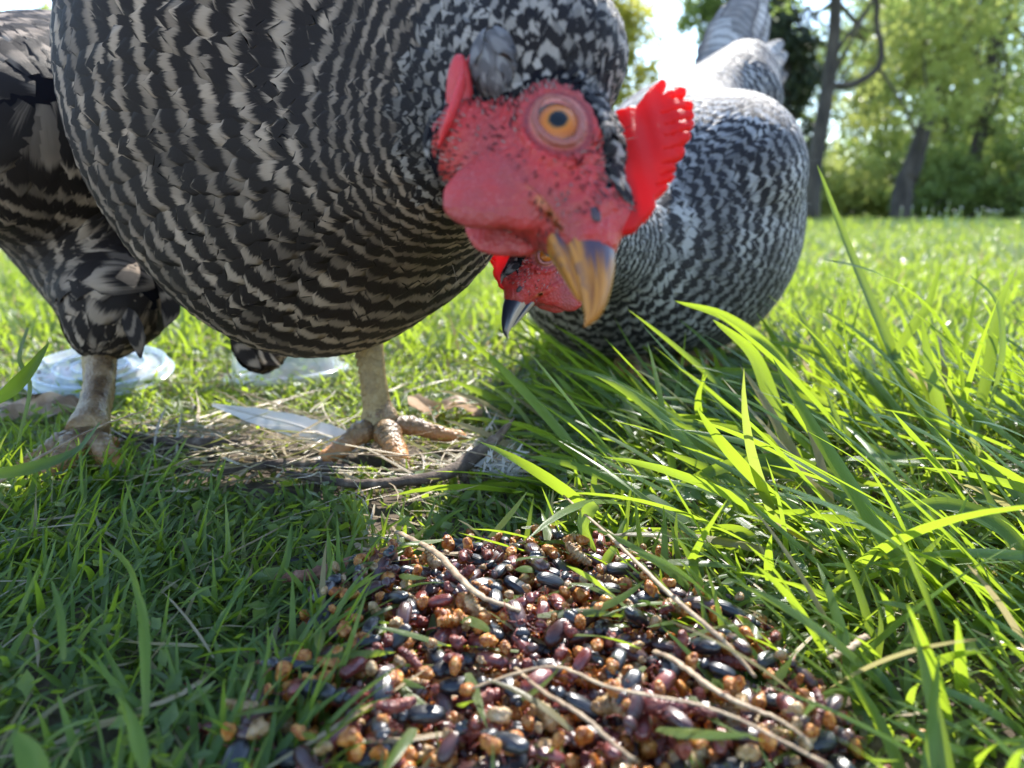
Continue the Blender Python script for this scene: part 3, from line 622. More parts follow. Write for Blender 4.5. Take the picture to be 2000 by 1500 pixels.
def hen_one():
    loc = (-0.10, 0.40, 0.0)
    root, fn, flow, phase, pts, rg = build_hen(loc, body1, H1, ((-.36, .12, .03), (.08, .72, .40)), 0.0026, P(850, 190, .24), P(1080, 330, .165), OUT1, (M['feather'], M['feather_fine']),
        'barred hen leaning over the feed with its red face and beak close to the lens', 'barred hens feeding on the lawn', M['beak'], 1, bias=(-.12, .35, -.55), pjit=.10, bjit=.12, wobble=.0042, rear=lambda p: np.maximum(sstep(p[:, 1], .395, .43), sstep(p[:, 0]+.5*(p[:, 1]-.4), -.17, -.20)*sstep(p[:, 1], .37, .40)))
    k0 = [o for o in root.children if o.name.split('.')[0] not in ('body', 'plumage', 'neck_plumage', 'filament_down', 'face_bristles')]
    # earlobe fold
    c = catmull([P(922, 108, .172), P(900, 170, .166), P(880, 225, .163), P(856, 290, .165)], 24)
    V, F = tube(c, np.interp(np.linspace(0, 1, 24), [0, .25, .8, 1], [.0008, .0016, .0015, .0006]), 14, 0.42, up=(0.9, -0.3, 0.2), rough=.01); e = obj_np('earlobe', V, F, M['wattle'], root); k0.append(e)
    V, F = surface_net(lambda p: ell(p, P(898, 195, .1700), (.0032, .0028, .0100)), P(898, 195, .17)-.012, P(898, 195, .17)+.012, .0008); k0.append(obj_np('earlobe', V, F, M['wattle'], root))
    # ear tuft
    cc = P(964, 118, .1685); fn2 = lambda p: ell(p, cc, (.0046, .0035, .0070))
    V, F = surface_net(fn2, cc-.012, cc+.012, .0008); sp = sample_surface(V, F, 2.2e6, rg); sp = sp[thin(sp, .0015)]
    Vt, Ft, At = make_feathers(sp, fn2, lambda p: np.broadcast_to(np.array([0.25, 0.1, -1.0]), p.shape), .0085, .0040, lambda p: p[:, 2]/.006, .0016, .2, rg.random(len(sp)), rows=6, cols=7, rg=rg, jit=.3, phase_jit=.3, ragged=.25)
    k0.append(obj_np('ear_tuft', Vt, Ft, M['tuft'], root, attrs=At))
    for nm, kn, ft, yaw, toes in (('r', P(718, 640, .372), G(745, 878), 0.15, [(math.radians(-142), .042, 0, .0050), (math.radians(155), .042, 0, .0056), (math.radians(82), .048, 0, .0046), (math.radians(-20), .02, 0.0, .0042)]),
                              ('l', P(196, 650, .405), G(178, 905), 0.1, [(math.radians(-140), .036, 0, .0056), (math.radians(-178), .036, 0, .0062), (math.radians(130), .036, 0, .0052), (math.radians(10), .02, 0, .0042)])):
        k0.append(leg(root, kn, ft, yaw, toes=toes, **(dict(r0=.0062, r1=.0064) if nm == 'r' else dict(r0=.0078, r1=.0072))))
    # loose thigh and belly feathers
    pl = [([P(240, 600, .385), P(262, 650, .382), P(275, 700, .385)], .006), ([P(300, 560, .40), P(330, 600, .40), P(322, 640, .40)], .007), ([P(470, 650, .405), P(505, 690, .403), P(548, 712, .40)], .006), ([P(455, 640, .405), P(480, 690, .403), P(510, 720, .40)], .006), ([P(500, 650, .405), P(530, 680, .403), P(556, 692, .40)], .005)]
    for i, (c, w) in enumerate([(c, w*.8) for c, w in pl]): k0.append(plume(c, [w*.3, w, w*1.1, w*.9, w*.15], M['feather'], 'loose_feather', root, (0, -1, .1), seed=i, ph0=i*.3, rows=18))
    fix_parent(root, k0)
    return root
# --- the hen behind
H2 = Head(P(1072, 492, 0.335), (-.60, -.74, .30), (-.72, .62, .10), -1, 0.95)
def body2(p):
    d = ell(p, P(1315, 440, .640), (.098, .15, .110))
    d = smin(d, ell(p, P(1200, 520, .56), (.075, .075, .068)), .04)
    d = smin(d, ell(p, P(1405, 350, .605), (.055, .12, .066)), .006)
    d = smin(d, cone(p, P(1330, 280, .68), P(1450, 130, .75), .055, .024), .04)
    d = smin(d, cone(p, P(1190, 470, .50), P(1100, 440, .37), .045, .018), .03)
    tail = cone(p, P(1455, 200, .74), P(1480, 110, .79), .036, .012)
    return smin(d, tail, .03)
def hen_two():
    loc = (0.12, 0.62, 0.0)
    root, fn, flow, phase, pts, rg = build_hen(loc, body2, H2, ((-.03, .28, .005), (.34, .95, .36)), 0.0036, P(1180, 430, .47), P(1080, 520, .35), OUT1, (M['feather_far'], M['feather_far']),
        'barred hen behind the near one with sunlit pale back and raised tail', 'barred hens feeding on the lawn', M['beak_dark'], -1, dens_scale=0.5, period=(0.0026, 0.05), period_max=0.0092, fsize=1.15, bjit=.16, pjit=.16, cres=.30, wobble=.004)
    k0 = [o for o in root.children if o.name.split('.')[0] not in ('body', 'plumage', 'neck_plumage', 'filament_down', 'face_bristles')]
    tl = [(1380, 170, 1452, 20), (1385, 165, 1468, -30), (1400, 170, 1480, -45), (1415, 175, 1496, -10), (1430, 175, 1500, 25), (1440, 180, 1528, 78), (1450, 190, 1536, 100), (1455, 205, 1530, 135), (1405, 165, 1462, 5), (1430, 170, 1490, 50), (1465, 205, 1528, 165), (1400, 170, 1440, 50), (1475, 215, 1520, 215), (1470, 150, 1532, 120), (1440, 200, 1512, 118), (1425, 190, 1500, 150), (1400, 180, 1462, 105), (1450, 215, 1525, 190), (1480, 190, 1538, 150), (1435, 205, 1500, 200)]
    for i, (x0, y0, x1, y1) in enumerate(tl):
        z0 = .735+.004*i; a = P(x0, y0, z0); b = P(x1, y1, .80-.003*i); m = (a+b)/2+np.array([-.006, -.006, .004])
        k0.append(plume([a, m, b], [.010, .018, .021, .017, .005], M['feather_tail'], 'tail_feather', root, (-.3, -1, .3), period=.010, seed=i, ph0=i*.37))
    for kn, ft in ((P(1225, 660, .60), G(1228, 735)), (P(1345, 660, .64), G(1350, 715))):
        k0.append(leg(root, kn, ft, 0.1, toes=[(math.radians(-150), .034, 0, .0056), (math.radians(178), .036, 0, .006), (math.radians(140), .034, 0, .0052), (0.0, .018, 0, .004)]))
    fix_parent(root, k0)
    return root
hen_one(); hen_two()
# ------------------------------------------------------------------ ground
def ground_h(x, y):
    return 0.0035*(vnoise(x, y, 0.035, 1)-.5)+0.006*(vnoise(x, y, .12, 2)-.5)*np.clip(1-np.hypot(x-.02, y-.22)/.12, 0, 1)*0-0.0
PILE = [G(*p) for p in ((430,1560),(450,1500),(520,1400),(600,1330),(610,1230),(700,1160),(800,1120),(960,1085),(1100,1085),(1290,1120),(1330,1200),(1450,1270),(1560,1380),(1640,1480),(1660,1560))]
BARE = [G(*p) for p in ((220,850),(560,800),(700,860),(1000,880),(1060,940),(900,960),(840,1010),(840,1080),(700,1080),(690,980),(400,960),(240,900))]
xs = np.concatenate([np.linspace(-60, -1, 24)[:-1], np.linspace(-1, 1, 160), np.linspace(1, 60, 24)[1:]]); ys = np.concatenate([np.linspace(-3, 0, 8)[:-1], np.linspace(0, 1.4, 170), np.geomspace(1.45, 400, 46)])
X, Y = np.meshgrid(xs, ys); Z = ground_h(X, Y)*(np.hypot(X, Y) < 1.0)-0.002
t = NT('soil_and_thatch'); pos = t.n('NewGeometry').outputs['Position']; sp = t.n('SeparateXYZ', {0: pos})
soil = t.ramp(t.noise(90, 5, pos), [(0.3, (0.030, 0.020, 0.013)), (0.55, (0.085, 0.06, 0.038)), (0.8, (0.17, 0.13, 0.08))])
green = t.ramp(t.noise(3.0, 5, pos), [(0.3, (0.075, 0.135, 0.02)), (0.6, (0.12, 0.20, 0.03)), (0.85, (0.19, 0.24, 0.06))])
M['soil'] = t.done(t.pbr(t.mix(t.sm(sp.outputs[1], 0.9, 3.0), soil, green), 0.95, t.bump(t.noise(260, 5, pos), 0.8, 0.002)))
o = obj_np('lawn', np.stack([X, Y, Z], -1).reshape(-1, 3), grid_faces(len(ys), len(xs)), M['soil']); o['kind'] = 'structure'

# ------------------------------------------------------------------ grass
def grass_mat(name, c1, c2, dry=(0.35, 0.29, 0.14), tr=0.5):
    t = NT(name); r = t.attr('rnd'); u = t.attr('across'); v = t.attr('along')
    c = t.mix(r, c1, c2); c = t.mix(t.sm(r, 0.93, 0.97), c, dry)
    c = t.mix(t.math('MULTIPLY', t.sm(v, 0.25, 0.0), 0.5), c, (0.20, 0.22, 0.09))
    vec = t.n('CombineXYZ', {0: t.math('MULTIPLY', u, 9.0), 1: t.math('MULTIPLY', v, 0.8), 2: t.math('MULTIPLY', r, 50.0)}).outputs[0]
    st = t.noise(1.6, 3, vec); c = t.mix(t.math('MULTIPLY', st, 0.55), c, tuple(x*0.45 for x in c1))
    wv = t.math('SINE', t.math('MULTIPLY', u, 26.0))
    spot = t.sm(t.noise(3.5, 3, t.n('CombineXYZ', {0: u, 1: t.math('MULTIPLY', v, 9.0), 2: t.math('MULTIPLY', r, 91.0)}).outputs[0]), 0.66, 0.72)
    c = t.mix(t.math('MULTIPLY', spot, 0.6), c, (0.28, 0.22, 0.07))
    b = t.pbr(c, 0.30, t.bump(t.math('ADD', wv, t.math('MULTIPLY', st, 1.5)), 0.25, 0.0003), Specular_IOR_Level=0.5)
    tc = t.mix(0.6, c, (0.55, 0.72, 0.03)); tc = t.mix(t.sm(r, 0.93, 0.97), tc, dry)
    return t.done(t.trans(b, tc, tr))
M['grass'] = grass_mat('lawn_grass', (0.070, 0.125, 0.035), (0.18, 0.25, 0.07))
M['grass_long'] = grass_mat('long_grass', (0.052, 0.120, 0.026), (0.13, 0.23, 0.038), tr=0.5)
M['grass_far'] = grass_mat('far_grass', (0.16, 0.20, 0.06), (0.30, 0.31, 0.15), tr=0.35)  # paler than the near grass: the washed-out glare is in the colour
M['straw'] = grass_mat('dry_straw', (0.42, 0.33, 0.19), (0.30, 0.21, 0.12), tr=0.15)
def blades(root, az, lean, bend, L, Wd, seg=7, cols=3, twist=0.0, sweep=0.0, vf=0.25, rnd=None, rg=rng, taper=1.5):
    n = len(root); root = np.asarray(root, float); t = np.linspace(0, 1, seg+1)
    az, lean, bend, L, Wd, twist, sweep = [np.broadcast_to(a, (n,)).astype(float) for a in (az, lean, bend, L, Wd, twist, sweep)]
    p = root.copy(); V = np.empty((n, seg+1, cols, 3)); us = np.linspace(-1, 1, cols)
    for i, ti in enumerate(t):
        th = lean+bend*ti**1.3; a = az+sweep*ti
        T = np.stack([np.sin(th)*np.sin(a), np.sin(th)*np.cos(a), np.cos(th)], -1)
        Bv = np.stack([np.cos(a), -np.sin(a), np.zeros(n)], -1); Nn = np.cross(T, Bv); tw = twist*ti
        Bv = Bv*np.cos(tw)[:, None]+Nn*np.sin(tw)[:, None]; Nn = np.cross(T, Bv)
        w = Wd*0.5*(min(1, 0.55+1.8*ti)*(1-ti**taper)**0.75+0.015)
        for j, u in enumerate(us): V[:, i, j] = p+Bv*(u*w)[:, None]+Nn*(abs(u)*w*vf)[:, None]
        p = p+T*(L/seg)[:, None]; p[:, 2] = np.maximum(p[:, 2], 0.0012)
    if rnd is None: rnd = rg.random(n)
    A = {'rnd': np.repeat(rnd, (seg+1)*cols), 'across': np.broadcast_to(us[None, None], (n, seg+1, cols)).reshape(-1), 'along': np.broadcast_to(t[None, :, None], (n, seg+1, cols)).reshape(-1)}
    return V.reshape(-1, 3), rep_faces(grid_faces(seg+1, cols), n, (seg+1)*cols), A
def lawn_points(n, y0, y1, slack=1.15, pw=1.0):
    """uniform over the wedge of lawn in front of the lens"""
    y = np.sqrt(rng.random(n)*(y1**2-y0**2)+y0**2) if pw == 1 else y0*(y1/y0)**rng.random(n)
    x = (rng.random(n)*2-1)*(y*0.70*slack+0.03)
    return x, y
FEET = [G(742, 880), G(178, 905)]
def near_density(x, y):
    d = np.ones(len(x)); d[in_poly(x+rng.normal(0, .005, len(x)), y+rng.normal(0, .005, len(x)), PILE)] *= 0.05; d[in_poly(x, y, BARE)] *= 0.10
    for f in FEET: d[np.hypot(x-f[0], y-f[1]) < .018] *= .3
    for f, r_ in ((G(197, 722), .045), (G(545, 730), .045)): d[np.hypot(x-f[0], y-f[1]) < r_] *= .12
    return d
def hfac(x, y):                        # trodden short round the hen's feet
    a = sstep(y, .235, .275)*sstep(y, .43, .38)*sstep(x, .05, .0)*sstep(x, -.145, -.115)
    return 1-0.62*a
# short clipped turf, dense near the lens
def turf(name, n, y0, y1, Lr, Wr, seg, cols, mat, pw=1, sel=None, lean=(0.25, 1.25), dens=True):
    x, y = lawn_points(n, y0, y1, pw=pw)
    if dens: k = rng.random(n) < near_density(x, y)*(0.55+0.6*vnoise(x, y, 0.03, 5)); x, y = x[k], y[k]
    if sel is not None: k = sel(x, y); x, y = x[k], y[k]
    n = len(x); z = ground_h(x, y)*(y < 1)-.002
    tl = vnoise(x, y, .05, 9); L = rng.uniform(*Lr, n)*(0.6+0.8*tl)*hfac(x, y)
    V, F, A = blades(np.stack([x, y, z], -1), rng.uniform(0, 2*np.pi, n), rng.uniform(*lean, n), rng.uniform(0.1, 1.0, n), L, rng.uniform(*Wr, n), seg, cols, twist=rng.normal(0, .7, n), sweep=rng.normal(0, .5, n))
    o = obj_np(name, V, F, mat, None, A); o['kind'] = 'stuff'; return o
turf('turf', 17000, .10, .62, (.008, .024), (.0011, .0026), 5, 3, M['grass'], lean=(.4, 1.45))
turf('turf', 9000, .10, .50, (.006, .016), (.0016, .0034), 3, 2, M['grass'], lean=(.6, 1.4))
turf('turf', 34000, .60, 1.6, (.022, .045), (.0026, .0045), 4, 2, M['grass'], dens=False)
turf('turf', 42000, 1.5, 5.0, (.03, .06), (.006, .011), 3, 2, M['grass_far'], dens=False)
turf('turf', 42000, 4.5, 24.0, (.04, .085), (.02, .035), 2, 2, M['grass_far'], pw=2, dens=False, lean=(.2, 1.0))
# longer meadow grass: thick on the right, thinner at the left edge
LONG = [G(*p) for p in ((1250,760),(1500,690),(2300,640),(2600,900),(2400,1250),(1750,1250),(1480,1150),(1180,1060),(1020,960),(1000,850),(1100,770))]
def long_grass(n, poly, Lr, Wr, azr, leanr, name='long_grass', seg=9, bendr=(.2, 1.0), mat=None):
    q = np.array(poly)[:, :2]; lo, hi = q.min(0), q.max(0); x = rng.uniform(lo[0], hi[0], n*3); y = rng.uniform(lo[1], hi[1], n*3); k = in_poly(x, y, q)
    x, y = x[k][:n], y[k][:n]; n = len(x)
    V, F, A = blades(np.stack([x, y, np.full(n, -.002)], -1), rng.normal(azr[0], azr[1], n), rng.uniform(*leanr, n), rng.uniform(*bendr, n), rng.uniform(*Lr, n)*np.clip((.66-y)/.26, .3, 1)*hfac(x, y), rng.uniform(*Wr, n), seg, 3, twist=rng.normal(0, .8, n), sweep=rng.normal(0, .35, n))
    o = obj_np(name, V, F, mat or M['grass_long'], None, A); o['kind'] = 'stuff'; return o
long_grass(1050, LONG, (.045, .115), (.0034, .0078), (math.radians(-80), .7), (.6, 1.4), bendr=(.0, .75))
long_grass(260, [G(1500,760), G(2300,640), G(2500,900), G(1700,900)], (.05, .12), (.0035, .0065), (math.radians(-60), .8), (.1, .7), bendr=(.1, .8))
long_grass(260, [G(1100,1120), G(2500,1080), G(2500,1700), G(1750,1600), G(1480,1240)], (.02, .06), (.002, .0045), (math.radians(-80), .9), (.3, 1.2), bendr=(.1, .7))
LEFT = [G(*p) for p in ((-200,860),(160,900),(430,960),(620,1010),(560,1150),(500,1300),(470,1700),(-500,1700))]
long_grass(1300, LEFT, (.008, .030), (.0010, .0028), (math.radians(50), 1.2), (.3, 1.35), bendr=(-.3, 1.2))
long_grass(300, [G(560,930), G(1080,930), G(1250,1050), G(1200,1110), G(850,1090), G(560,1060)], (.014, .036), (.0016, .0034), (math.radians(-30), 1.3), (.1, 1.1))
long_grass(150, [G(-40,900), G(60,880), G(270,905), G(290,960), G(-60,1000)], (.014, .034), (.0014, .003), (0, 1.5), (.05, .9))
long_grass(170, [G(420,1560), G(500,1400), G(590,1250), G(640,1130), G(720,1130), G(680,1230), G(640,1350), G(600,1560)], (.014, .036), (.0012, .0030), (math.radians(40), 1.1), (.2, 1.1))
long_grass(70, [G(1180,1110), G(1320,1120), G(1500,1290), G(1640,1480), G(1500,1480), G(1350,1260)], (.014, .034), (.0016, .0036), (math.radians(-60), 1.0), (.3, 1.3))
# broad-leaved clover and chervil leaflets low in the sward
x, y = lawn_points(9000, .13, .62); k = rng.random(len(x)) < near_density(x, y)*vnoise(x, y, .04, 21)**2*1.4; x, y = x[k], y[k]; n = len(x)
c = np.stack([x, y, rng.uniform(.002, .014, n)], -1); sz = rng.uniform(.0012, .0027, n)
nn = nrm(np.stack([rng.normal(0, .5, n), rng.normal(0, .5, n), np.ones(n)], -1)); a = nrm(np.cross(nn, rng.normal(size=(n, 3)))); b = np.cross(nn, a)
ang = np.linspace(0, 2*np.pi, 8, endpoint=False); rr = np.array([1, .7, .95, .6, 1.05, .62, .9, .7])
V = np.concatenate([(c+nn*sz[:, None]*-.25)[:, None], c[:, None]+a[:, None]*(np.cos(ang)*rr*1.5)[None, :, None]*sz[:, None, None]+b[:, None]*(np.sin(ang)*rr)[None, :, None]*sz[:, None, None]], 1)
F = np.array([[0, i+1, (i+1) % 8+1] for i in range(8)])
o = obj_np('clover', V.reshape(-1, 3), rep_faces(F, n, 9), M['grass'], None, {'rnd': np.repeat(rng.random(n)*.9, 9), 'across': np.tile(np.concatenate([[0], np.cos(ang)]), n), 'along': np.full(n*9, .6)}); o['kind'] = 'stuff'
# dead stems and straw in the thatch
def litter(n, sel, name, Lr, mat, Wr=(.0006, .0018)):
    x, y = lawn_points(n*6, .13, .6); k = sel(x, y); x, y = x[k][:n], y[k][:n]; n = len(x)
    V, F, A = blades(np.stack([x, y, rng.uniform(.002, .008, n)], -1), rng.normal(1.57, .9, n)*rng.choice([-1, 1], n), rng.uniform(1.35, 1.62, n), rng.normal(0, .15, n), rng.uniform(*Lr, n), rng.uniform(*Wr, n), 4, 3, twist=rng.normal(0, 1, n), sweep=rng.normal(0, .5, n), taper=6)
    o = obj_np(name, V, F, mat, None, A); o['kind'] = 'stuff'
litter(800, lambda x, y: in_poly(x, y, BARE), 'dry_straw_litter', (.015, .06), M['straw'])
litter(500, lambda x, y: rng.random(len(x)) < .3, 'dry_straw_litter', (.01, .045), M['straw'])

# single blades that can be told apart: drawn as curves in space, root at the last point
def blade_curve(pts, w, mat=None, name='grass_blade', parent=None, fold=.25, seed=0, up=(0, -1, .35), rndv=None, base=.5, roll=0.0):
    n = 22; c = catmull(pts[::-1], n); T = nrm(np.gradient(c, axis=0)); u0 = np.asarray(up, float); t = np.linspace(0, 1, n)
    ang = (0.5*np.sin(np.linspace(0, 2.6, n)+seed)+roll)[:, None]; B0 = nrm(np.cross(u0, T)); N0 = np.cross(T, B0)
    Bv = B0*np.cos(ang)+N0*np.sin(ang); Nn = np.cross(T, Bv); us = np.linspace(-1, 1, 5)
    ww = w*.5*(np.minimum(1, base+1.5*t)*(1-t**2.2)**.7+.01)
    V = c[:, None]+Bv[:, None]*us[None, :, None]*ww[:, None, None]+Nn[:, None]*(np.abs(us)[None, :, None]*ww[:, None, None]*fold)
    r = rndv if rndv is not None else (seed*0.377) % .9
    return obj_np(name, V.reshape(-1, 3), grid_faces(n, 5), mat or M['grass_long'], parent, {'rnd': np.full(n*5, r), 'across': np.tile(us, n), 'along': np.repeat(t, 5)})
HERO = [  # tip ... root : (px, py, z) ; width
 ([(1596,322,.40),(1650,470,.40),(1720,640,.40),(1790,800,.40),(1830,930,.39)], .0105),
 ([(1598,505,.38),(1700,530,.38),(1800,590,.375),(1870,700,.37),(1880,860,.37)], .0065),
 ([(1318,588,.40),(1420,620,.40),(1520,700,.40),(1580,800,.40),(1640,930,.39)], .0085),
 ([(1392,624,.36),(1470,690,.36),(1510,790,.355),(1545,900,.35)], .0082),
 ([(1060,712,.36),(1180,740,.36),(1300,810,.355),(1400,880,.35),(1480,960,.34)], .0080),
 ([(1246,814,.34),(1380,830,.34),(1500,860,.335),(1640,930,.33),(1760,1020,.32)], .0060),
 ([(1298,830,.33),(1400,890,.33),(1500,920,.325),(1620,970,.32)], .0060),
 ([(1540,900,.33),(1700,900,.325),(1860,930,.32),(1990,990,.31)], .0060),
 ([(1220,1040,.28),(1330,950,.30),(1440,905,.31),(1560,905,.31),(1700,960,.30)], .0062),
 ([(1270,1125,.265),(1400,1090,.27),(1540,1060,.27),(1700,1062,.27),(1880,1110,.26)], .0050),
 ([(1600,1195,.25),(1660,1130,.255),(1740,1080,.26),(1840,1070,.26),(1990,1120,.25)], .0052),
 ([(1672,1425,.20),(1620,1340,.21),(1600,1240,.22),(1640,1150,.225),(1720,1118,.23)], .0040),
 ([(1740,998,.255),(1840,985,.25),(1940,1020,.24),(2020,1090,.23)], .0070),
 ([(1796,1000,.25),(1850,1090,.245),(1930,1180,.24),(2020,1260,.23)], .0082),
 ([(1980,1480,.165),(2020,1440,.165),(2080,1400,.165)], .0060),
 ([(1840,510,.40),(1810,600,.40),(1780,640,.40),(1740,700,.40)], .0060),
 ([(1890,535,.36),(1945,590,.36),(1955,690,.355),(1930,800,.35)], .0055),
 ([(1985,520,.38),(1950,600,.38),(1930,720,.375),(1900,860,.37)], .0060),
 ([(1545,590,.42),(1590,660,.42),(1660,760,.41),(1720,860,.40)], .0072),
 ([(1690,540,.44),(1660,660,.44),(1640,760,.43),(1650,880,.42)], .0100),
 ([(1690,600,.40),(1740,700,.40),(1800,790,.39),(1850,900,.38)], .0070),
 ([(1800,620,.38),(1820,740,.375),(1850,850,.37),(1880,960,.36)], .0078),
 ([(1610,760,.34),(1650,850,.34),(1720,890,.335),(1800,900,.33)], .0085),
 ([(1350,720,.44),(1440,725,.44),(1540,740,.43),(1640,800,.42)], .0055),
 ([(1330,780,.40),(1420,735,.40),(1520,740,.40),(1620,790,.39)], .0050),
 ([(1350,765,.38),(1450,810,.38),(1540,870,.37),(1640,950,.36)], .0062),
 ([(1500,665,.42),(1600,690,.42),(1700,760,.41),(1780,850,.40)], .0070),
 ([(1040,880,.33),(1120,900,.33),(1200,960,.32),(1260,1010,.31)], .0040),
 ([(1125,850,.34),(1230,905,.33),(1330,960,.32),(1420,1010,.31)], .0045),
 ([(1000,1064,.285),(1080,1040,.285),(1180,1060,.28),(1290,1040,.28)], .0062),
 ([(1240,1000,.30),(1340,1010,.295),(1440,1000,.29),(1560,1020,.285)], .0065),
 ([(1400,1035,.275),(1450,1010,.275),(1560,1040,.27),(1650,1110,.26)], .0055),
 ([(1470,985,.29),(1560,1020,.285),(1620,1070,.28),(1700,1160,.27)], .0068),
 ([(1870,1100,.24),(1920,1160,.24),(1990,1230,.23),(2060,1300,.22)], .0070),
 ([(1880,1270,.21),(1920,1220,.215),(1980,1200,.22),(2050,1190,.22)], .0070),
 ([(1420,1190,.25),(1500,1165,.25),(1570,1150,.25),(1660,1160,.25)], .0045),
 ([(1320,1100,.26),(1400,1080,.265),(1480,1085,.265),(1560,1065,.27)], .0050),
 ([(1190,1200,.235),(1180,1150,.238),(1185,1100,.24),(1200,1070,.24)], .0048),
 ([(1165,1080,.247),(1140,1030,.25),(1150,1000,.25),(1165,985,.25)], .0055),
 ([(1500,1100,.262),(1450,1040,.27),(1380,1040,.27),(1290,1080,.265)], .0060),
 ([(780,1040,.27),(800,1090,.262),(850,1100,.26),(1030,1085,.255)], .0040),
 ([(735,1330,.195),(780,1300,.20),(830,1270,.205),(850,1200,.21)], .0035),
 ([(1010,1245,.21),(960,1300,.205),(930,1330,.20)], .0050),
 ([(870,960,.32),(940,1040,.30),(960,1075,.29),(1000,1085,.285)], .0030),
 ([(100,1130,.17),(118,1200,.165),(125,1290,.16)], .0019),
 ([(255,1120,.18),(280,1210,.175),(285,1400,.165)], .0026),
 ([(570,1020,.25),(560,1090,.24),(530,1170,.23),(545,1260,.22)], .0035),
 ([(490,1110,.22),(440,1200,.21),(380,1290,.20),(330,1380,.19)], .0030),
 ([(210,1060,.20),(260,1120,.195),(290,1240,.185)], .0026),
 ([(230,1360,.15),(260,1420,.148),(290,1520,.145)], .0032),
 ([(30,1430,.14),(60,1480,.138),(100,1560,.135)], .0055),
 ([(30,880,.30),(60,760,.30),(40,700,.30),(55,640,.30)], .0035),
 ([(95,670,.26),(60,720,.25),(20,760,.24),(-40,800,.23)], .0050),
 ([(200,820,.22),(150,880,.21),(60,915,.20),(-40,930,.19)], .0040),
]
HERO_G = {}
for i, (pts, w) in enumerate(HERO):
    q = [P(*p) for p in pts]; x0 = pts[0][0]
    for v in q: v[2] = max(v[2], 0.003)
    k = 'right' if x0 >= 1580 else ('middle' if x0 > 1020 else ('front' if x0 > 600 else 'left'))
    if k not in HERO_G:
        e = empty('grass_tuft', tuple(G(*{'right': (1850, 1000), 'middle': (1450, 1000), 'front': (900, 1120), 'left': (250, 1200)}[k])))
        tag(e, {'right': 'tall broad bright green grass tuft rising at the right edge against the far lawn', 'middle': 'long arching grass blades leaning left in front of the farther hen', 'front': 'few short grass blades growing up through the scattered beetles', 'left': 'soft blurred grass blades in the shade at the lower left corner'}[k], 'grass', 'grass tufts round the feed')
        HERO_G[k] = e
    e = HERO_G[k]
    o = blade_curve(q, w, seed=i, parent=e, roll=(0.9 if i % 3 == 1 else 0.0)); o.location = -e.location
# ------------------------------------------------------------------ the feed: dead beetles, husks and crumbs
def chitin(name, col, rough=0.22, col2=None):
    t = NT(name); v = t.obj(); sx = t.n('SeparateXYZ', {0: v})
    n = t.noise(220, 3, v); c = t.mix(t.sm(n, .35, .7), col, col2 or tuple(x*1.8+.01 for x in col))
    ridge = t.math('SINE', t.math('MULTIPLY', sx.outputs[1], 9500.0))
    return t.done(t.pbr(c, t.math('ADD', rough, t.math('MULTIPLY', n, .2)), t.bump(t.math('ADD', t.math('MULTIPLY', ridge, .5), t.noise(900, 2, v)), 0.35, 0.0002), Specular_IOR_Level=0.6, Coat_Weight=0.25, Coat_Roughness=0.2))
BLK = chitin('black_chitin', (0.010, 0.010, 0.013)); BRN = chitin('brown_chitin', (0.040, 0.012, 0.010)); RED = chitin('red_chitin', (0.12, 0.022, 0.016), .2)
def husk(name, c1, c2, c3):
    t = NT(name); v = t.obj(); r = t.n('ObjectInfo').outputs['Random']
    n = t.noise(330, 4, v); c = t.ramp(n, [(.36, c1), (.5, c2), (.64, c3)]); c = t.mix(t.math('MULTIPLY', r, .35), c, tuple(x*.5 for x in c1))
    b = t.pbr(c, 0.33, t.bump(t.math('ADD', t.noise(800, 4, v), t.voro(600, v)), .8, .0008), Subsurface_Weight=.3, Subsurface_Radius=(.002, .001, .0004), Subsurface_Scale=.6, Coat_Weight=.25, Coat_Roughness=.2)
    return t.done(t.trans(b, c2, .2))
AMB = husk('amber_husk', (.26, .065, .010), (.58, .20, .030), (.80, .42, .11)); TAN = husk('tan_husk', (.26, .14, .055), (.50, .31, .13), (.68, .50, .28)); MAR = husk('maroon_husk', (.09, .014, .014), (.24, .045, .035), (.42, .13, .08))
def ell_mesh(c, r, nu=14, nv=9, pw=1.0, groove=0.0, front=0.0):
    th = np.linspace(0, np.pi, nv+2); ph = np.linspace(0, 2*np.pi, nu, endpoint=False)
    x = -np.cos(th)[:, None]*np.ones(nu); y = np.sin(th)[:, None]**pw*np.cos(ph); z = np.sin(th)[:, None]**pw*np.sin(ph)
    rr = 1-groove*np.exp(-(y/0.09)**2)*(z > 0)
    V = np.stack([c[0]+x*r[0], c[1]+y*r[1]*(1-front*x), c[2]+z*rr*r[2]*(1-front*x)], -1)
    return V.reshape(-1, 3), grid_faces(nv+2, nu, True)
def limb(pts, r=.00028):
    V, Fs = tube(catmull(pts, 6), np.linspace(r*1.3, r*.5, 6), 5); return V, Fs
def seg_worm(L, r, curl, ns=9, ribs=9, seed=0, rough=.05, n=40):
    s = np.linspace(0, 1, n); a = curl*(s-.5); R = L/max(abs(curl), 1e-3)
    pts = np.stack([np.sin(a)*R, np.zeros(n), (1-np.cos(a))*R], -1); pts[:, 1] += .0006*np.sin(s*6+seed)
    rad = r*(np.sin(np.pi*np.clip(s*.92+.04, 0, 1))**.35)*(1+.15*np.abs(np.sin(s*np.pi*ribs))-.10)
    V, Fs = tube(pts, rad, ns, .85, up=(0, 1, 0), rough=rough, seed=seed); return V, Fs
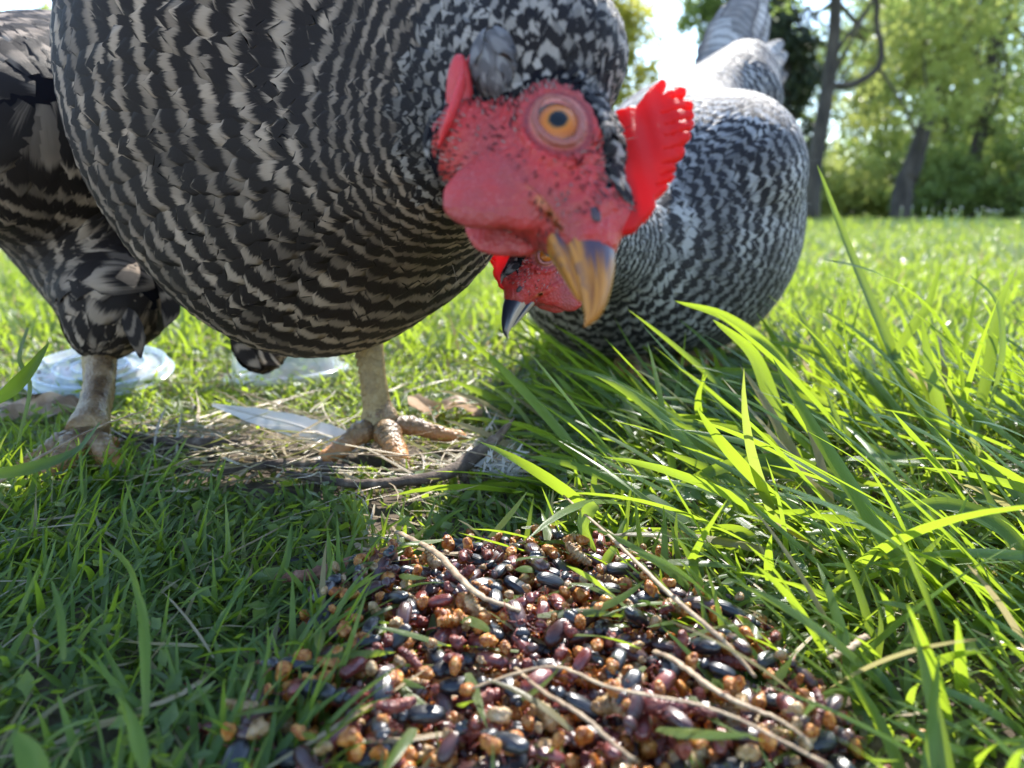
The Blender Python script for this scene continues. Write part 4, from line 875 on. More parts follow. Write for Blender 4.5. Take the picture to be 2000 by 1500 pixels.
def crumb_mesh(r, seed, mat, name):
    V, F = ell_mesh((0, 0, 0), (r, r*.8, r*.65), 14, 9); g = np.random.default_rng(seed); k = g.normal(size=(6, 3))*np.array([1.3, 1.6, 2.2, 3.5, 4.0, 5.0])[:, None]/r; ph = g.random(6)*6
    d = sum(np.sin(V@k[i]+ph[i])*(.20 if i < 3 else .13) for i in range(6)); V = V*(1+d)[:, None]
    return mesh_np(name, V, F, mat)
def beetle(mats, L, seed, belly=False, legs=True):
    """root mesh is the wing case; thorax, head and legs are its parts. x is forward"""
    g = np.random.default_rng(seed); m0, m1 = mats
    V, F = ell_mesh((-.14*L, 0, 0), (.35*L, .180*L, .145*L), 20, 12, .72, .10)
    o = bpy.data.objects.new('beetle', mesh_np('beetle', V, F, m0)); kids = []
    V, F = ell_mesh((.28*L, 0, 0), (.115*L, .160*L, .105*L), 14, 7, .7, 0, -.12); kids.append(('thorax', mesh_np('thorax', V, F, m1)))
    V, F = ell_mesh((.42*L, 0, -.005*L), (.085*L, .085*L, .06*L), 10, 6); kids.append(('head', mesh_np('head', V, F, m1)))
    if legs:
        for sx_, a in ((.24, .5), (.10, .1), (-.06, -.5)):
            for sg in (1, -1):
                j = g.normal(0, .03*L, 3); b = np.array([sx_*L, .10*L*sg, -.07*L]); k = b+np.array([a*.14*L, .17*L*sg, .03*L])+j; e = k+np.array([a*.2*L, .07*L*sg, -.13*L])+j
                V, F = limb([b, k, e], .013*L); kids.append(('leg', mesh_np('leg', V, F, MAR if not belly else m1)))
        for sg in (1, -1):
            V, F = limb([(.46*L, .04*L*sg, 0), (.54*L, .11*L*sg, .02*L), (.60*L, .12*L*sg, -.02*L)], .008*L); kids.append(('antenna', mesh_np('antenna', V, F, MAR)))
    return o, kids
BEET = [(beetle((BLK, BLK), .0155, 1), 'glossy black', 'black beetles'), (beetle((BLK, BRN), .0162, 2), 'matt black', 'black beetles'), (beetle((BRN, BLK), .0152, 3), 'dark brown', 'brown beetles'), (beetle((BRN, BRN), .0146, 4), 'brown', 'brown beetles'), (beetle((RED, BRN), .0148, 5), 'reddish', 'reddish beetles'), (beetle((RED, RED), .0135, 6), 'red brown', 'reddish beetles'), (beetle((BLK, BLK), .0140, 7, legs=False), 'legless black', 'black beetles')]
HUSK = []
for i, (m, L, r, cu) in enumerate([(AMB, .011, .0026, 1.2), (AMB, .009, .0029, 2.6), (TAN, .013, .0024, .8), (AMB, .015, .0024, 3.4), (TAN, .010, .0027, 2.2), (MAR, .014, .0026, .5), (MAR, .013, .0027, 1.2), (MAR, .011, .0028, .3)]):
    V, F = seg_worm(L*.9, r*.8, cu, 9, 9 if m is not MAR else 7, i, .16 if m is not MAR else .05, 36); HUSK.append((mesh_np('husk', V, F, m), m))
CRUMB = [crumb_mesh(r, i, m, 'crumb') for i, (r, m) in enumerate([(.0027, AMB), (.0022, TAN), (.0031, AMB), (.0024, AMB), (.0019, TAN), (.0027, MAR), (.0028, TAN), (.0024, BRN)])]
HM_R = .0012; HX0, HY0 = -.14, .10; HM = np.zeros((240, 240))
def hm_idx(x, y, r):
    i0 = int((x-r-HX0)/HM_R); i1 = int((x+r-HX0)/HM_R)+1; j0 = int((y-r-HY0)/HM_R); j1 = int((y+r-HY0)/HM_R)+1
    return slice(max(i0, 0), min(i1, 240)), slice(max(j0, 0), min(j1, 240))
def settle(x, y, r, h):
    s = hm_idx(x, y, r); b = HM[s]
    if b.size == 0: return 0.004
    z = float(np.quantile(b, .7)); z = min(z, .011); HM[s] = np.maximum(b, z+h*1.1); return z
def rotm(yaw, pitch, roll): return (Matrix.Rotation(yaw, 4, 'Z') @ Matrix.Rotation(pitch, 4, 'Y') @ Matrix.Rotation(roll, 4, 'X'))
PP = np.array(PILE)[:, :2]
pr = np.random.default_rng(23)
# bottom layer: crumbs too small and too buried to pick apart
n = 7600; x = pr.uniform(PP[:, 0].min()-.025, PP[:, 0].max()+.025, n); y = pr.uniform(.125, PP[:, 1].max()+.025, n)
js = np.where(pr.random(n) < .2, .013, .005); k = in_poly(x+pr.normal(0, 1, n)*js, y+pr.normal(0, 1, n)*js, PP); x, y = x[k], y[k]
Vs = {}
for i in range(len(x)):
    m = [0, 3, 5, 5, 7, 7, 2, 5, 7, 1][pr.integers(10)]; me = CRUMB[m]; sc = pr.uniform(.35, .85)
    co = np.empty(len(me.vertices)*3, dtype=np.float32)
    if m not in Vs:
        me.vertices.foreach_get('co', co); Vs[m] = [co.reshape(-1, 3).copy(), []]
    R3 = np.array(rotm(*pr.uniform(0, 6.28, 3)).to_3x3()); Vs[m][1].append(Vs[m][0]@R3.T*sc+np.array([x[i], y[i], pr.uniform(-.001, .004)]))
Fc = grid_faces(11, 14, True)
for m, (b, lst) in Vs.items():
    V = np.vstack(lst); o = obj_np('feed_crumbs', V, rep_faces(Fc, len(lst), len(b)), CRUMB[m].materials[0]); o['kind'] = 'stuff'
for i in range(len(x)): settle(x[i], y[i], .0012, .0) ; HM[hm_idx(x[i], y[i], .0015)] = .0035
items = []
def pile_pts(n, r, spread=0.0, ex=()):
    out = []; tries = 0
    while len(out) < n and tries < n*60:
        tries += 1; a, b = pr.uniform(PP[:, 0].min(), PP[:, 0].max()), pr.uniform(.135, PP[:, 1].max()); c, d = a+pr.normal(0, spread+1e-9), b+pr.normal(0, spread+1e-9)
        if not in_poly(np.array([a]), np.array([b]), PP)[0]: continue
        if all((c-e[0])**2+(d-e[1])**2 > r*r for e in out): out.append((c, d))
    return out
used_proto = set()
def place_mesh(name, me, x, y, z, R, sc, label, cat, group, kids=None, first=None):
    o = bpy.data.objects.new(name, me); S.collection.objects.link(o)
    mw = Matrix.Translation((x, y, z)) @ R @ Matrix.Scale(sc, 4); o.matrix_world = mw
    tag(o, label, cat, group)
    for kn, km in (kids or ()):
        c = bpy.data.objects.new(kn, km); S.collection.objects.link(c); c.parent = o
    return o
TXT = {'glossy black': 'glossy black dead beetle with legs in the feed', 'matt black': 'black dead beetle with brown thorax in the feed', 'dark brown': 'dark brown dead beetle with black thorax in the feed', 'brown': 'all brown dead beetle lying in the feed', 'reddish': 'reddish dead beetle with brown thorax in the feed', 'red brown': 'small all red brown dead beetle in the feed', 'legless black': 'plain black dead beetle without legs in the feed'}
def put_beetle(i, x_, y_, z, yaw, sc=1.0, label=None, pitch=None, roll=None):
    (o0, kids), d, g = BEET[i]
    R = rotm(yaw, pr.normal(0, .22) if pitch is None else pitch, (pr.normal(0, .35)+(math.pi if pr.random() < .22 else 0)) if roll is None else roll)
    return place_mesh('beetle', o0.data, x_, y_, z, R, sc, label or TXT[d], 'beetle', 'dead '+g, kids)
NAMED = [  # px, py, kind, screen angle, label
 (862,1215,6,60,'shiny blue black beetle standing clear between husks, left of the pile centre'), (1096,1228,0,85,'black ridged beetle at the heart of the pile, seen from above'), (1100,1165,2,-40,'brown black ridged beetle at the upper middle of the pile'),
 (1270,1190,0,20,'black beetle on its side at the upper right rim of the pile'), (1405,1222,6,-10,'large black beetle lying alone in the grass right of the pile'), (1425,1308,3,-20,'smooth dark brown beetle at the right edge by the straw'),
 (1335,1270,5,-50,'pinkish brown ridged beetle below the right rim'), (765,1135,6,5,'shiny dark green black beetle near the bark stick at top left of pile'), (1030,1235,0,-35,'slim black beetle lying left of the central ridged one'),
 (740,1322,2,-15,'purplish ridged beetle beneath the left grass blades'), (745,1440,0,45,'big grey black beetle at the front left of the pile'), (1010,1440,0,90,'round backed black beetle at the front centre'),
 (1215,1365,0,100,'round dark beetle right of centre in the front'), (1440,1470,1,25,'large grooved black beetle at the front right'), (600,1055,0,40,'dark blue beetle in the shaded grass above the bark stick'), (665,1155,1,0,'dark beetle at the shaded left edge of the pile'),
 (1130,1345,4,20,'brown beetle lying across the middle right'), (1255,1400,4,80,'reddish brown beetle in the front right centre'), (560,1340,1,70,'dark out of focus beetle at the shaded left front'), (1610,1420,1,10,'black beetle in the grass at the far right of the pile'), (930,1480,2,0,'brown beetle at the bottom edge of the photo')]
for (px, py, i, an, lb) in NAMED:
    g = G(px, py, .008); s = hm_idx(g[0], g[1], .004); z = min(float(HM[s].max()) if HM[s].size else .003, .010); HM[s] = np.maximum(HM[s], z+.0035)
    put_beetle(i, g[0], g[1], z+.0010, math.radians(an), .95, lb, pitch=pr.normal(0, .12), roll=pr.normal(0, .2))
for (x_, y_) in pile_pts(75, .0072, .002):
    i = int(pr.choice(8, p=[.17, .16, .13, .12, .12, .10, .11, .09])); me, m = HUSK[i]; z = settle(x_, y_, .0035, .003)
    kind = {id(AMB): ('amber ribbed husk curled among the beetles', 'amber husks'), id(TAN): ('pale tan ribbed husk lying among the beetles', 'tan husks'), id(MAR): ('dark maroon pupa lying among the beetles', 'maroon pupae')}[id(m)]
    place_mesh('pupa' if m is MAR else 'husk', me, x_, y_, z+.0015, rotm(pr.uniform(0, 6.28), pr.normal(0, .4), pr.uniform(0, 6.28) if m is not MAR else pr.normal(0, .5)), pr.uniform(.75, 1.15), kind[0], 'pupa' if m is MAR else 'husk', kind[1])
for (x_, y_) in pile_pts(110, .0046, .003):
    i = int(pr.choice(8, p=[.2, .13, .2, .17, .1, .07, .08, .05])); z = settle(x_, y_, .0022, .003)
    kind = {id(AMB): ('small lumpy amber crumb of feed', 'amber crumbs'), id(TAN): ('small lumpy pale crumb of feed', 'pale crumbs'), id(MAR): ('small dark red crumb of feed', 'dark red crumbs'), id(BRN): ('small shiny brown crumb of feed', 'brown crumbs')}[id(CRUMB[i].materials[0])]
    place_mesh('crumb', CRUMB[i], x_, y_, z+.0014, rotm(*pr.uniform(0, 6.28, 3)), pr.uniform(.5, .95), kind[0], 'crumb', kind[1])
for (x_, y_) in pile_pts(150, .0070, .004):
    i = int(pr.choice(7, p=[.22, .15, .17, .13, .12, .1, .11])); z = settle(x_, y_, .0042, .0032)
    put_beetle(i, x_, y_, z+.0012, pr.uniform(0, 6.28), pr.uniform(.68, .98))

for (x_, y_) in pile_pts(34, .0072, .002):
    i = int(pr.choice(8, p=[.17, .16, .13, .12, .12, .10, .11, .09])); me, m = HUSK[i]; z = settle(x_, y_, .0035, .003)
    kind = {id(AMB): ('amber ribbed husk curled among the beetles', 'amber husks'), id(TAN): ('pale tan ribbed husk lying among the beetles', 'tan husks'), id(MAR): ('dark maroon pupa lying among the beetles', 'maroon pupae')}[id(m)]
    place_mesh('pupa' if m is MAR else 'husk', me, x_, y_, z+.0015, rotm(pr.uniform(0, 6.28), pr.normal(0, .4), pr.uniform(0, 6.28) if m is not MAR else pr.normal(0, .5)), pr.uniform(.6, .95), kind[0], 'pupa' if m is MAR else 'husk', kind[1])
for (x_, y_) in pile_pts(170, .0046, .003):
    i = int(pr.choice(8, p=[.2, .13, .2, .17, .1, .07, .08, .05])); z = settle(x_, y_, .0022, .003)
    kind = {id(AMB): ('small lumpy amber crumb of feed', 'amber crumbs'), id(TAN): ('small lumpy pale crumb of feed', 'pale crumbs'), id(MAR): ('small dark red crumb of feed', 'dark red crumbs'), id(BRN): ('small shiny brown crumb of feed', 'brown crumbs')}[id(CRUMB[i].materials[0])]
    place_mesh('crumb', CRUMB[i], x_, y_, z+.0014, rotm(*pr.uniform(0, 6.28, 3)), pr.uniform(.4, .8), kind[0], 'crumb', kind[1])

# every label says where its piece lies and what lies next to it
def pix(p): v = np.asarray(p)-CAM; d = v@CF; return 1000+FPX*(v@CR)/d, 750-FPX*(v@CU)/d
its = [o for o in S.objects if o.get('category') in ('husk', 'pupa', 'crumb', 'beetle')]
short = {}
for o in its:
    l = o['label']; short[o.name] = (next((d for d in ('glossy black', 'dark brown', 'all brown', 'red brown', 'reddish', 'plain black', 'black') if d in l), 'dark')+' beetle') if o['category'] == 'beetle' else ' '.join(w for w in l.split() if w in ('amber', 'pale', 'tan', 'maroon', 'red', 'brown', 'husk', 'pupa', 'crumb')).replace('pale tan', 'tan')
locs = np.array([tuple(o.matrix_world.translation) for o in its]); named = {n[4] for n in NAMED}; seen = {}
for a, o in enumerate(its):
    if o['label'] in named: continue
    px, py = pix(locs[a]); row = 'back' if py < 1165 else 'upper' if py < 1245 else 'lower' if py < 1345 else 'front'
    col = 'left' if px < 740 else 'inner left' if px < 900 else 'centre' if px < 1060 else 'inner right' if px < 1240 else 'right'
    d = np.linalg.norm(locs-locs[a], axis=1); d[a] = 9; od = np.argsort(d)[:14]; size = {'crumb': 'tiny ' if o.scale[0] < .62 else 'larger ' if o.scale[0] > .85 else '', 'husk': 'curled ' if 'amber' in o['label'] else 'ribbed '}.get(o['category'], '')
    first = None
    for b in sorted(od, key=lambda b: its[b]['category'] == o['category']):
        dx = locs[b][0]-locs[a][0]; rel = 'left of a' if dx > .0015 else 'right of a' if dx < -.0015 else 'behind a' if locs[b][1] < locs[a][1] else 'in front of a'
        nm = short[its[b].name]; lab = size+short[o.name]+' at the '+row+' '+col+', '+rel+('n ' if nm[0] in 'aeiou' else ' ')+nm+' in the feed'; lab = lab if len(lab.split()) <= 16 else lab[:-12]
        first = first or lab
        if lab not in seen: break
    else: lab = first
    seen[lab] = 1; o['label'] = lab

# fresh and wilted blades lying on the feed
q = np.array(pile_pts(46, .010, .0)); n = len(q)
V, F, A = blades(np.stack([q[:, 0], q[:, 1], pr.uniform(.009, .014, n)], -1), pr.uniform(0, 6.28, n), pr.uniform(1.0, 1.6, n), pr.uniform(-.2, .5, n), pr.uniform(.010, .026, n), pr.uniform(.002, .0042, n), 7, 3, twist=pr.normal(0, 1, n), sweep=pr.normal(0, .4, n))
o = obj_np('fallen_grass', V, F, M['grass'], None, A); o['kind'] = 'stuff'

# ------------------------------------------------------------------ stems, twigs, feather, leaf, lid and cup
t = NT('twig_bark'); c = t.ramp(t.noise(160, 5, t.mapped((1, 1, 1))), [(.3, (.035, .022, .016)), (.55, (.11, .075, .05)), (.75, (.26, .20, .15))]); M['twig'] = t.done(t.pbr(c, .85, t.bump(t.noise(500, 4), .9, .001)))
t = NT('red_bark'); c = t.ramp(t.noise(260, 5), [(.3, (.10, .035, .022)), (.55, (.26, .12, .07)), (.75, (.42, .26, .17))]); M['bark'] = t.done(t.pbr(c, .85, t.bump(t.noise(600, 4), .9, .001)))
t = NT('straw_stem'); c = t.ramp(t.noise(240, 4), [(.3, (.13, .075, .04)), (.55, (.30, .21, .12)), (.75, (.48, .37, .23))]); M['stem'] = t.done(t.pbr(c, .6, t.bump(t.noise(700, 3), .5, .0006)))
def stick(name, pts, r, m, label, cat, group=None, ns=9, rough=.05, n=34, branches=(), seed=0):
    q = catmull(pts, n); q = q+(.6*r[0] if m is M['stem'] else 0)*np.sin(np.linspace(0, 9, n)+seed)[:, None]*np.array([1, .5, .6])+np.random.default_rng(seed).normal(0, r[0]*.12, q.shape); V, F = tube(q, np.interp(np.linspace(0, 1, n), np.linspace(0, 1, len(r)), r)*(.85 if m is M['stem'] else 1), ns, (.5 if m is M['stem'] else .8), rough=rough, seed=seed)
    o = obj_np(name, V, F, m, origin=pts[len(pts)//2]); tag(o, label, cat, group)
    for b, br in branches:
        V, F = tube(catmull(b, 14), np.linspace(br[0], br[1], 14), 7, rough=rough); c = obj_np('branch', V, F, m, o, origin=pts[len(pts)//2]); c.location = (0, 0, 0)
    return o
stick('twig', [G(560,925,.006), G(690,945,.006), G(790,940,.008), G(870,925,.009), G(930,890,.011), G(975,850,.018), G(1005,815,.026)], [.0016, .0024, .0028, .0034, .0042, .0026, .0004], M['twig'], 'dark forked twig lying across the ground in front of the hen foot', 'twig', seed=1, branches=[([G(900,905,.01), G(905,930,.006), G(903,945,.003)], (.003, .001))], rough=.07)
stick('twig', [G(225,850,.006), G(330,862,.007), G(450,870,.006), G(550,880,.004)], [.0020, .0028, .0034, .0022], M['twig'], 'thick dark weathered twig on the bare soil between the hen feet', 'twig', seed=2, rough=.09)
stick('twig', [G(420,925,.004), G(560,905,.005), G(700,915,.004)], [.0018, .0026, .0016], M['twig'], 'brown half buried twig just behind the forked one', 'twig', seed=3, rough=.09)
stick('bark_stick', [G(540,1130,.006), G(620,1120,.008), G(700,1100,.009), G(775,1085,.009)], [.0016, .0026, .0032, .0036], M['bark'], 'reddish bark stick at the upper left rim of the feed', 'stick', seed=4, rough=.12)
gs = 'dry stems lying across the feed'
stick('straw_stem', [G(780,1035,.012), G(850,1085,.016), G(930,1150,.017), G(1010,1198,.014)], [.0013, .0015, .0013, .0008], M['stem'], 'flattened pale straw stem slanting over the upper left of the feed', 'straw', gs, seed=5)
stick('straw_stem', [G(1040,915,.014), G(1180,1040,.022), G(1300,1150,.021), G(1400,1240,.016), G(1475,1325,.010)], [.0004, .0007, .0009, .0011, .0007], M['stem'], 'long thin pale stem running down the right side of the feed', 'straw', gs, seed=6, n=50)
stick('straw_stem', [G(1275,1275,.013), G(1380,1330,.016), G(1480,1390,.015), G(1590,1455,.012)], [.0012, .0010, .0008, .0006], M['stem'], 'brown stem crossing the lower right of the feed', 'straw', gs, seed=7)
stick('straw_stem', [G(920,1345,.014), G(1080,1300,.018), G(1200,1345,.019), G(1400,1390,.018), G(1620,1490,.014)], [.0005, .0006, .0006, .0006, .0006], M['stem'], 'kinked thin tan stem lying across the whole front of the feed', 'straw', gs, seed=8, n=50)
stick('straw_stem', [G(1005,1305,.014), G(1080,1360,.017), G(1160,1420,.017), G(1240,1480,.014)], [.0006, .0007, .0007, .0006], M['stem'], 'short tan stem slanting down at the front centre', 'straw', gs, seed=9)
stick('straw_stem', [G(700,1060,.006), G(735,1085,.010), G(760,1100,.012)], [.0014, .0012, .0009], M['stem'], 'stubby broken straw beside the bark stick', 'straw', gs, seed=10)
stick('straw_stem', [P(0,940,.20), P(100,880,.22), P(200,830,.24), P(290,800,.25)], [.0008, .0007, .0006, .0003], M['stem'], 'blurred tan stem at the left edge below the hen leg', 'straw', seed=11)
stick('straw_stem', [G(640,885,.012), G(780,890,.016), G(900,880,.016), G(1000,905,.012)], [.0004, .0006, .0006, .0005], M['stem'], 'thin tan stem in front of the hen toes', 'straw', seed=12)
stick('straw_stem', [G(1690,1245,.012), G(1760,1200,.016), G(1620,1290,.012)][::2], [.0012, .0012], M['stem'], 'pale knobbly stem in the grass at the right of the feed', 'straw', seed=13)
# white moulted feather
fr = bpy.data.objects
t = NT('white_feather'); u = t.attr('across'); ph = t.attr('phase')
vec = t.n('CombineXYZ', {0: t.math('MULTIPLY', u, 2.0), 1: t.math('ADD', t.math('MULTIPLY', ph, 12.0), t.math('MULTIPLY', t.math('ABSOLUTE', u), -5.0)), 2: 0.0}).outputs[0]
nz = t.noise(4.0, 2, vec); c = t.mix(nz, (.74, .72, .70), (.88, .87, .86)); c = t.mix(t.sm(t.math('ABSOLUTE', u), .10, .04), c, (.55, .52, .48))
M['white_feather'] = t.done(t.trans(t.pbr(c, .5, t.bump(nz, .4, .0005)), c, .3))
e = empty('feather', tuple(G(560, 830))); tag(e, 'white moulted wing feather lying on the ground behind the hen foot', 'feather')
pp = [P(415,790,.415), P(500,812,.405), P(580,832,.395), P(650,858,.385), P(700,872,.38)]
o = plume(pp, [.0008, .0045, .0064, .0072, .0060], M['white_feather'], 'vane', e, (.05, -.75, .6), period=.01, cols=13, rows=44, seed=3, vfold=.06); o.location = -e.location
V, F = tube(catmull(pp, 30)+np.array([0, -.0006, .0006]), np.linspace(.0003, .0010, 30), 8); o = obj_np('quill', V, F, simple('quill', (.62, .58, .52), .35), e); o.location = -e.location
# downy wisp by the twig
rgd = np.random.default_rng(5); n = 90; c0 = G(975, 925, .006); d = nrm(rgd.normal(0, .45, (n, 3))+np.array([.5, 0, .5])); L = rgd.uniform(.006, .017, n); st = c0+rgd.normal(0, .0035, (n, 3)); sd = nrm(np.cross(d, (0, 1, 0)))*.00014
Vw = np.stack([st-sd, st+sd, st+d*L[:, None]*.5+rgd.normal(0, .001, (n, 3))-sd, st+d*L[:, None]*.5+sd, st+d*L[:, None], st+d*L[:, None]+sd*.3], 1).reshape(-1, 3)
o = obj_np('down_feather', Vw, rep_faces(np.array([[0, 1, 3, 2], [2, 3, 5, 4]]), n, 6), M['white_feather'], attrs={'across': np.zeros(n*6), 'phase': np.zeros(n*6)}); tag(o, 'wispy grey white down feather caught beside the forked twig', 'feather')
# dried leaf at the left
t = NT('dead_leaf'); c = t.ramp(t.noise(70, 4), [(.3, (.42, .27, .17)), (.6, (.66, .48, .34)), (.8, (.74, .60, .46))]); M['dead_leaf'] = t.done(t.trans(t.pbr(c, .6, t.bump(t.noise(180, 4), .8, .001)), c, .35))
ou = [(-60,812),(0,790),(60,782),(100,770),(140,778),(160,790),(135,800),(110,812),(90,806),(60,822),(20,816),(-30,830)]
rows, cols = 9, 12; Vl = []
tp = catmull([G(-70,800,.008), G(0,786,.012), G(60,778,.016), G(105,770,.014), G(165,790,.006)], cols); bt = catmull([G(-70,836,.004), G(0,826,.006), G(50,822,.003), G(100,812,.006), G(165,800,.004)], cols)
for i in range(rows):
    f = i/(rows-1)
    for j in range(cols): Vl.append(tp[j]*(1-f)+bt[j]*f+np.array([0, 0, .005*math.sin(j*1.3+i*.6)*math.sin(math.pi*f)+.0018*math.sin(i*2.1+j)]))
o = obj_np('dead_leaf', np.array(Vl), grid_faces(rows, cols), M['dead_leaf']); tag(o, 'crumpled pale tan dead leaf at the left edge behind the hen leg', 'leaf')
for k, (cx, cy, s_, lb) in enumerate([(870, 800, .022, 'pinkish brown curled dead leaf in the grass right of the hen leg'), (25, 535, .05, 'blurred tan dead leaves at the left edge below the flank')]):
    g0 = G(cx, cy, .006); Vl = []
    for i in range(7):
        for j in range(9):
            a = (j/8-.5)*2; b = (i/6-.5)*2; w = math.sqrt(max(0, 1-a*a*.95)); Vl.append(g0+np.array([a*s_, b*w*s_*.4, .004*math.sin(a*5+k)+.005*b*b+.002*math.sin(i*2+j)]))
    o = obj_np('dead_leaf', np.array(Vl), grid_faces(7, 9), M['dead_leaf']); tag(o, lb, 'leaf')
# clear plastic lid and cup
t = NT('clear_plastic'); M['plastic'] = t.done(t.n('MixShader', {0: .45, 1: t.n('BsdfTransparent', {0: (.95, .97, 1)}).outputs[0], 2: t.pbr((.78, .84, .92), .12, Specular_IOR_Level=.9, Transmission_Weight=.25)}).outputs[0])
def revolve(prof, n=72, rib=0.0, nr=90):
    a = np.linspace(0, 2*np.pi, n, endpoint=False); prof = np.array(prof)
    V = np.stack([prof[:, 0][:, None]*np.cos(a), prof[:, 0][:, None]*np.sin(a), np.broadcast_to(prof[:, 1][:, None], (len(prof), n))], -1)
    return V.reshape(-1, 3), grid_faces(len(prof), n, True)
lc = G(197, 722, .014); e = empty('clear_lid', tuple(lc)); tag(e, 'round clear plastic lid with raised rings lying on the grass behind the hen leg', 'lid'); e.rotation_euler = (math.radians(9), math.radians(3), 0)
prof = [(.0005, .0012), (.014, .0012), (.016, .0030), (.018, .0034), (.0195, .0015), (.025, .0012), (.027, .0030), (.0290, .0034), (.0305, .0012), (.036, .001), (.0385, .0012), (.0405, .004), (.0425, .0042), (.0435, .0010), (.0450, -.002), (.0465, -.0022)]
V, F = revolve(prof, 120); R_ = np.hypot(V[:, 0], V[:, 1]); A_ = np.arctan2(V[:, 1], V[:, 0]); V[:, 2] += .0006*np.sign(np.sin(A_*60))*(R_ > .031)*(R_ < .039); obj_np('lid_disc', V, F, M['plastic'], e)
for r_ in (.0175, .0285, .0420, .0462):
    V, F = tube(np.stack([r_*np.cos(np.linspace(0, 2*np.pi, 97)), r_*np.sin(np.linspace(0, 2*np.pi, 97)), np.full(97, .0040 if r_ < .046 else -.002)], -1), .00055, 6, cap=False); obj_np('rim', V, F, M['plastic'], e)
cc = G(545, 742, .004); e = empty('plastic_cup', tuple(cc+np.array([0, .02, 0]))); tag(e, 'clear plastic tub standing upside down in the grass under the hen belly', 'tub'); e.rotation_euler = (math.radians(-3), math.radians(-4), 0)
V, F = revolve([(.0005, .048), (.030, .048), (.032, .046), (.0385, .006), (.0395, .003)], 64); obj_np('cup_wall', V, F, M['plastic'], e)
V, F = revolve([(.0395, .003), (.0445, .003), (.0455, .0015), (.0450, -.001), (.042, -.001)], 64); obj_np('rim', V, F, M['plastic'], e)
# ------------------------------------------------------------------ trees beyond the lawn
t = NT('tree_bark'); c = t.ramp(t.noise(9, 5, t.mapped((1, 1, .25))), [(.3, (.020, .016, .014)), (.6, (.055, .045, .038)), (.8, (.11, .092, .078))]); M['tree'] = t.done(t.pbr(c, .9, t.bump(t.noise(30, 5), .8, .02)))
def leaf_mat(name, c1, c2, tc, tr=.5):
    t = NT(name); r = t.attr('rnd'); c = t.mix(r, c1, c2); b = t.pbr(c, .5, Specular_IOR_Level=.4); return t.done(t.trans(b, t.mix(.5, c, tc), tr))
LY = leaf_mat('spring_leaf', (.22, .26, .07), (.38, .40, .13), (.62, .70, .18), .5); LG = leaf_mat('green_leaf', (.12, .17, .05), (.22, .28, .09), (.42, .54, .12), .5); LD = leaf_mat('dark_leaf', (.025, .04, .022), (.06, .075, .04), (.07, .09, .04), .25)  # yellow and green leaves greyed to carry the background haze
LO = leaf_mat('ochre_leaf', (.24, .25, .04), (.34, .32, .06), (.60, .60, .08), .5)
def crown(clumps, n, size, rg):
    cl = np.array(clumps, float); wt = cl[:, 3]**2; i = rg.choice(len(cl), n, p=wt/wt.sum())
    # twiggy sub-clusters inside each clump so the outline stays ragged
    k = 26; sub = nrm(rg.normal(size=(len(cl), k, 3)))*(rg.random((len(cl), k, 1))**.45); j = rg.integers(k, size=n)
    c = cl[i, :3]+(sub[i, j]*np.array([1, 1, .8])+rg.normal(0, .16, (n, 3)))*cl[i, 3][:, None]
    a = nrm(rg.normal(size=(n, 3))); b = nrm(np.cross(a, rg.normal(size=(n, 3)))); s = (size*rg.uniform(.5, 1.3, n))[:, None]
    V = np.stack([c-a*s, c+b*s*.55, c+a*s, c-b*s*.55], 1).reshape(-1, 3)
    sh = np.repeat(np.clip(.5+.35*rg.normal(size=(len(cl), k)), 0, 1)[i, j]*.6+rg.random(n)*.4, 4)
    return V, rep_faces(np.array([[0, 1, 2, 3]]), n, 4), {'rnd': sh}
def tree(base, trunk, r, limbs, clumps, n, size, mat, label, name='tree', group='trees beyond the lawn', seed=0):
    rg = np.random.default_rng(seed); e = empty(name, tuple(base)); tag(e, label, 'tree', group); loc = np.array(base, float)
    def T(nm, pts, r0, r1):
        V, F = tube(catmull(pts, 20), np.linspace(r0, r1, 20), 10, rough=.05, seed=seed); o = obj_np(nm, V, F, M['tree'], e); o.location = -e.location
    if trunk: T('trunk', trunk, r[0], r[1])
    for l in limbs: T('limb', l[0], l[1], l[2])
    for _ in range(10 if trunk else 0):
        c = clumps[rg.integers(len(clumps))]; s = catmull(trunk, 12)[rg.integers(4, 12)]; T('limb', [s, s*.5+np.array(c[:3])*.5+rg.normal(0, .25, 3), np.array(c[:3])], r[1]*.45, .012)
    if n:
        V, F, A = crown(clumps, n, size, rg); o = obj_np('crown', V, F, mat, e, attrs=A); o.location = -e.location
def C(px, py, z, rp): q = P(px, py, z); return (*q, rp/FPX*z)
def GZ(px, z): q = P(px, 430, z); q[2] = 0; return q
# leaning dark trunk with side branch
z = 9.0
tree(GZ(1588, z), [GZ(1584, z), P(1590,330,z), P(1612,200,z), P(1628,80,z), P(1634,-60,z), P(1640,-300,z)], (.105, .06), [([P(1622,168,z), P(1665,165,z+.1), P(1712,135,z+.1), P(1722,95,z+.1), P(1712,45,z+.1), P(1716,-30,z+.1), P(1740,-120,z+.1)], .05, .03), ([P(1715,130,z+.1), P(1760,200,z+.2), P(1790,260,z+.3)], .02, .01)], [C(1640,-150,z,150), C(1750,-90,z+.5,140), C(1720,10,z+1,70), C(1560,-60,z,100), C(1690,80,z+.8,45), C(1800,-200,z,200)], 5200, .045, LG, 'dark slender leaning tree trunk with a crooked side branch right of the farther hen', seed=1)
z = 11
tree(GZ(1785, z), [P(1772,352,z), P(1790,300,z), P(1812,225,z), P(1835,120,z), P(1850,-80,z)], (.15, .05), [([P(1772,340,z), P(1762,380,z), GZ(1758,z)], .13, .16)], [C(1830,60,z,130), C(1900,-60,z,160), C(1780,150,z,80), C(1880,180,z,80), C(1815,205,z-.8,48)], 6500, .055, LY, 'leafy tree on a short thick dark leaning trunk', seed=2)
z = 12
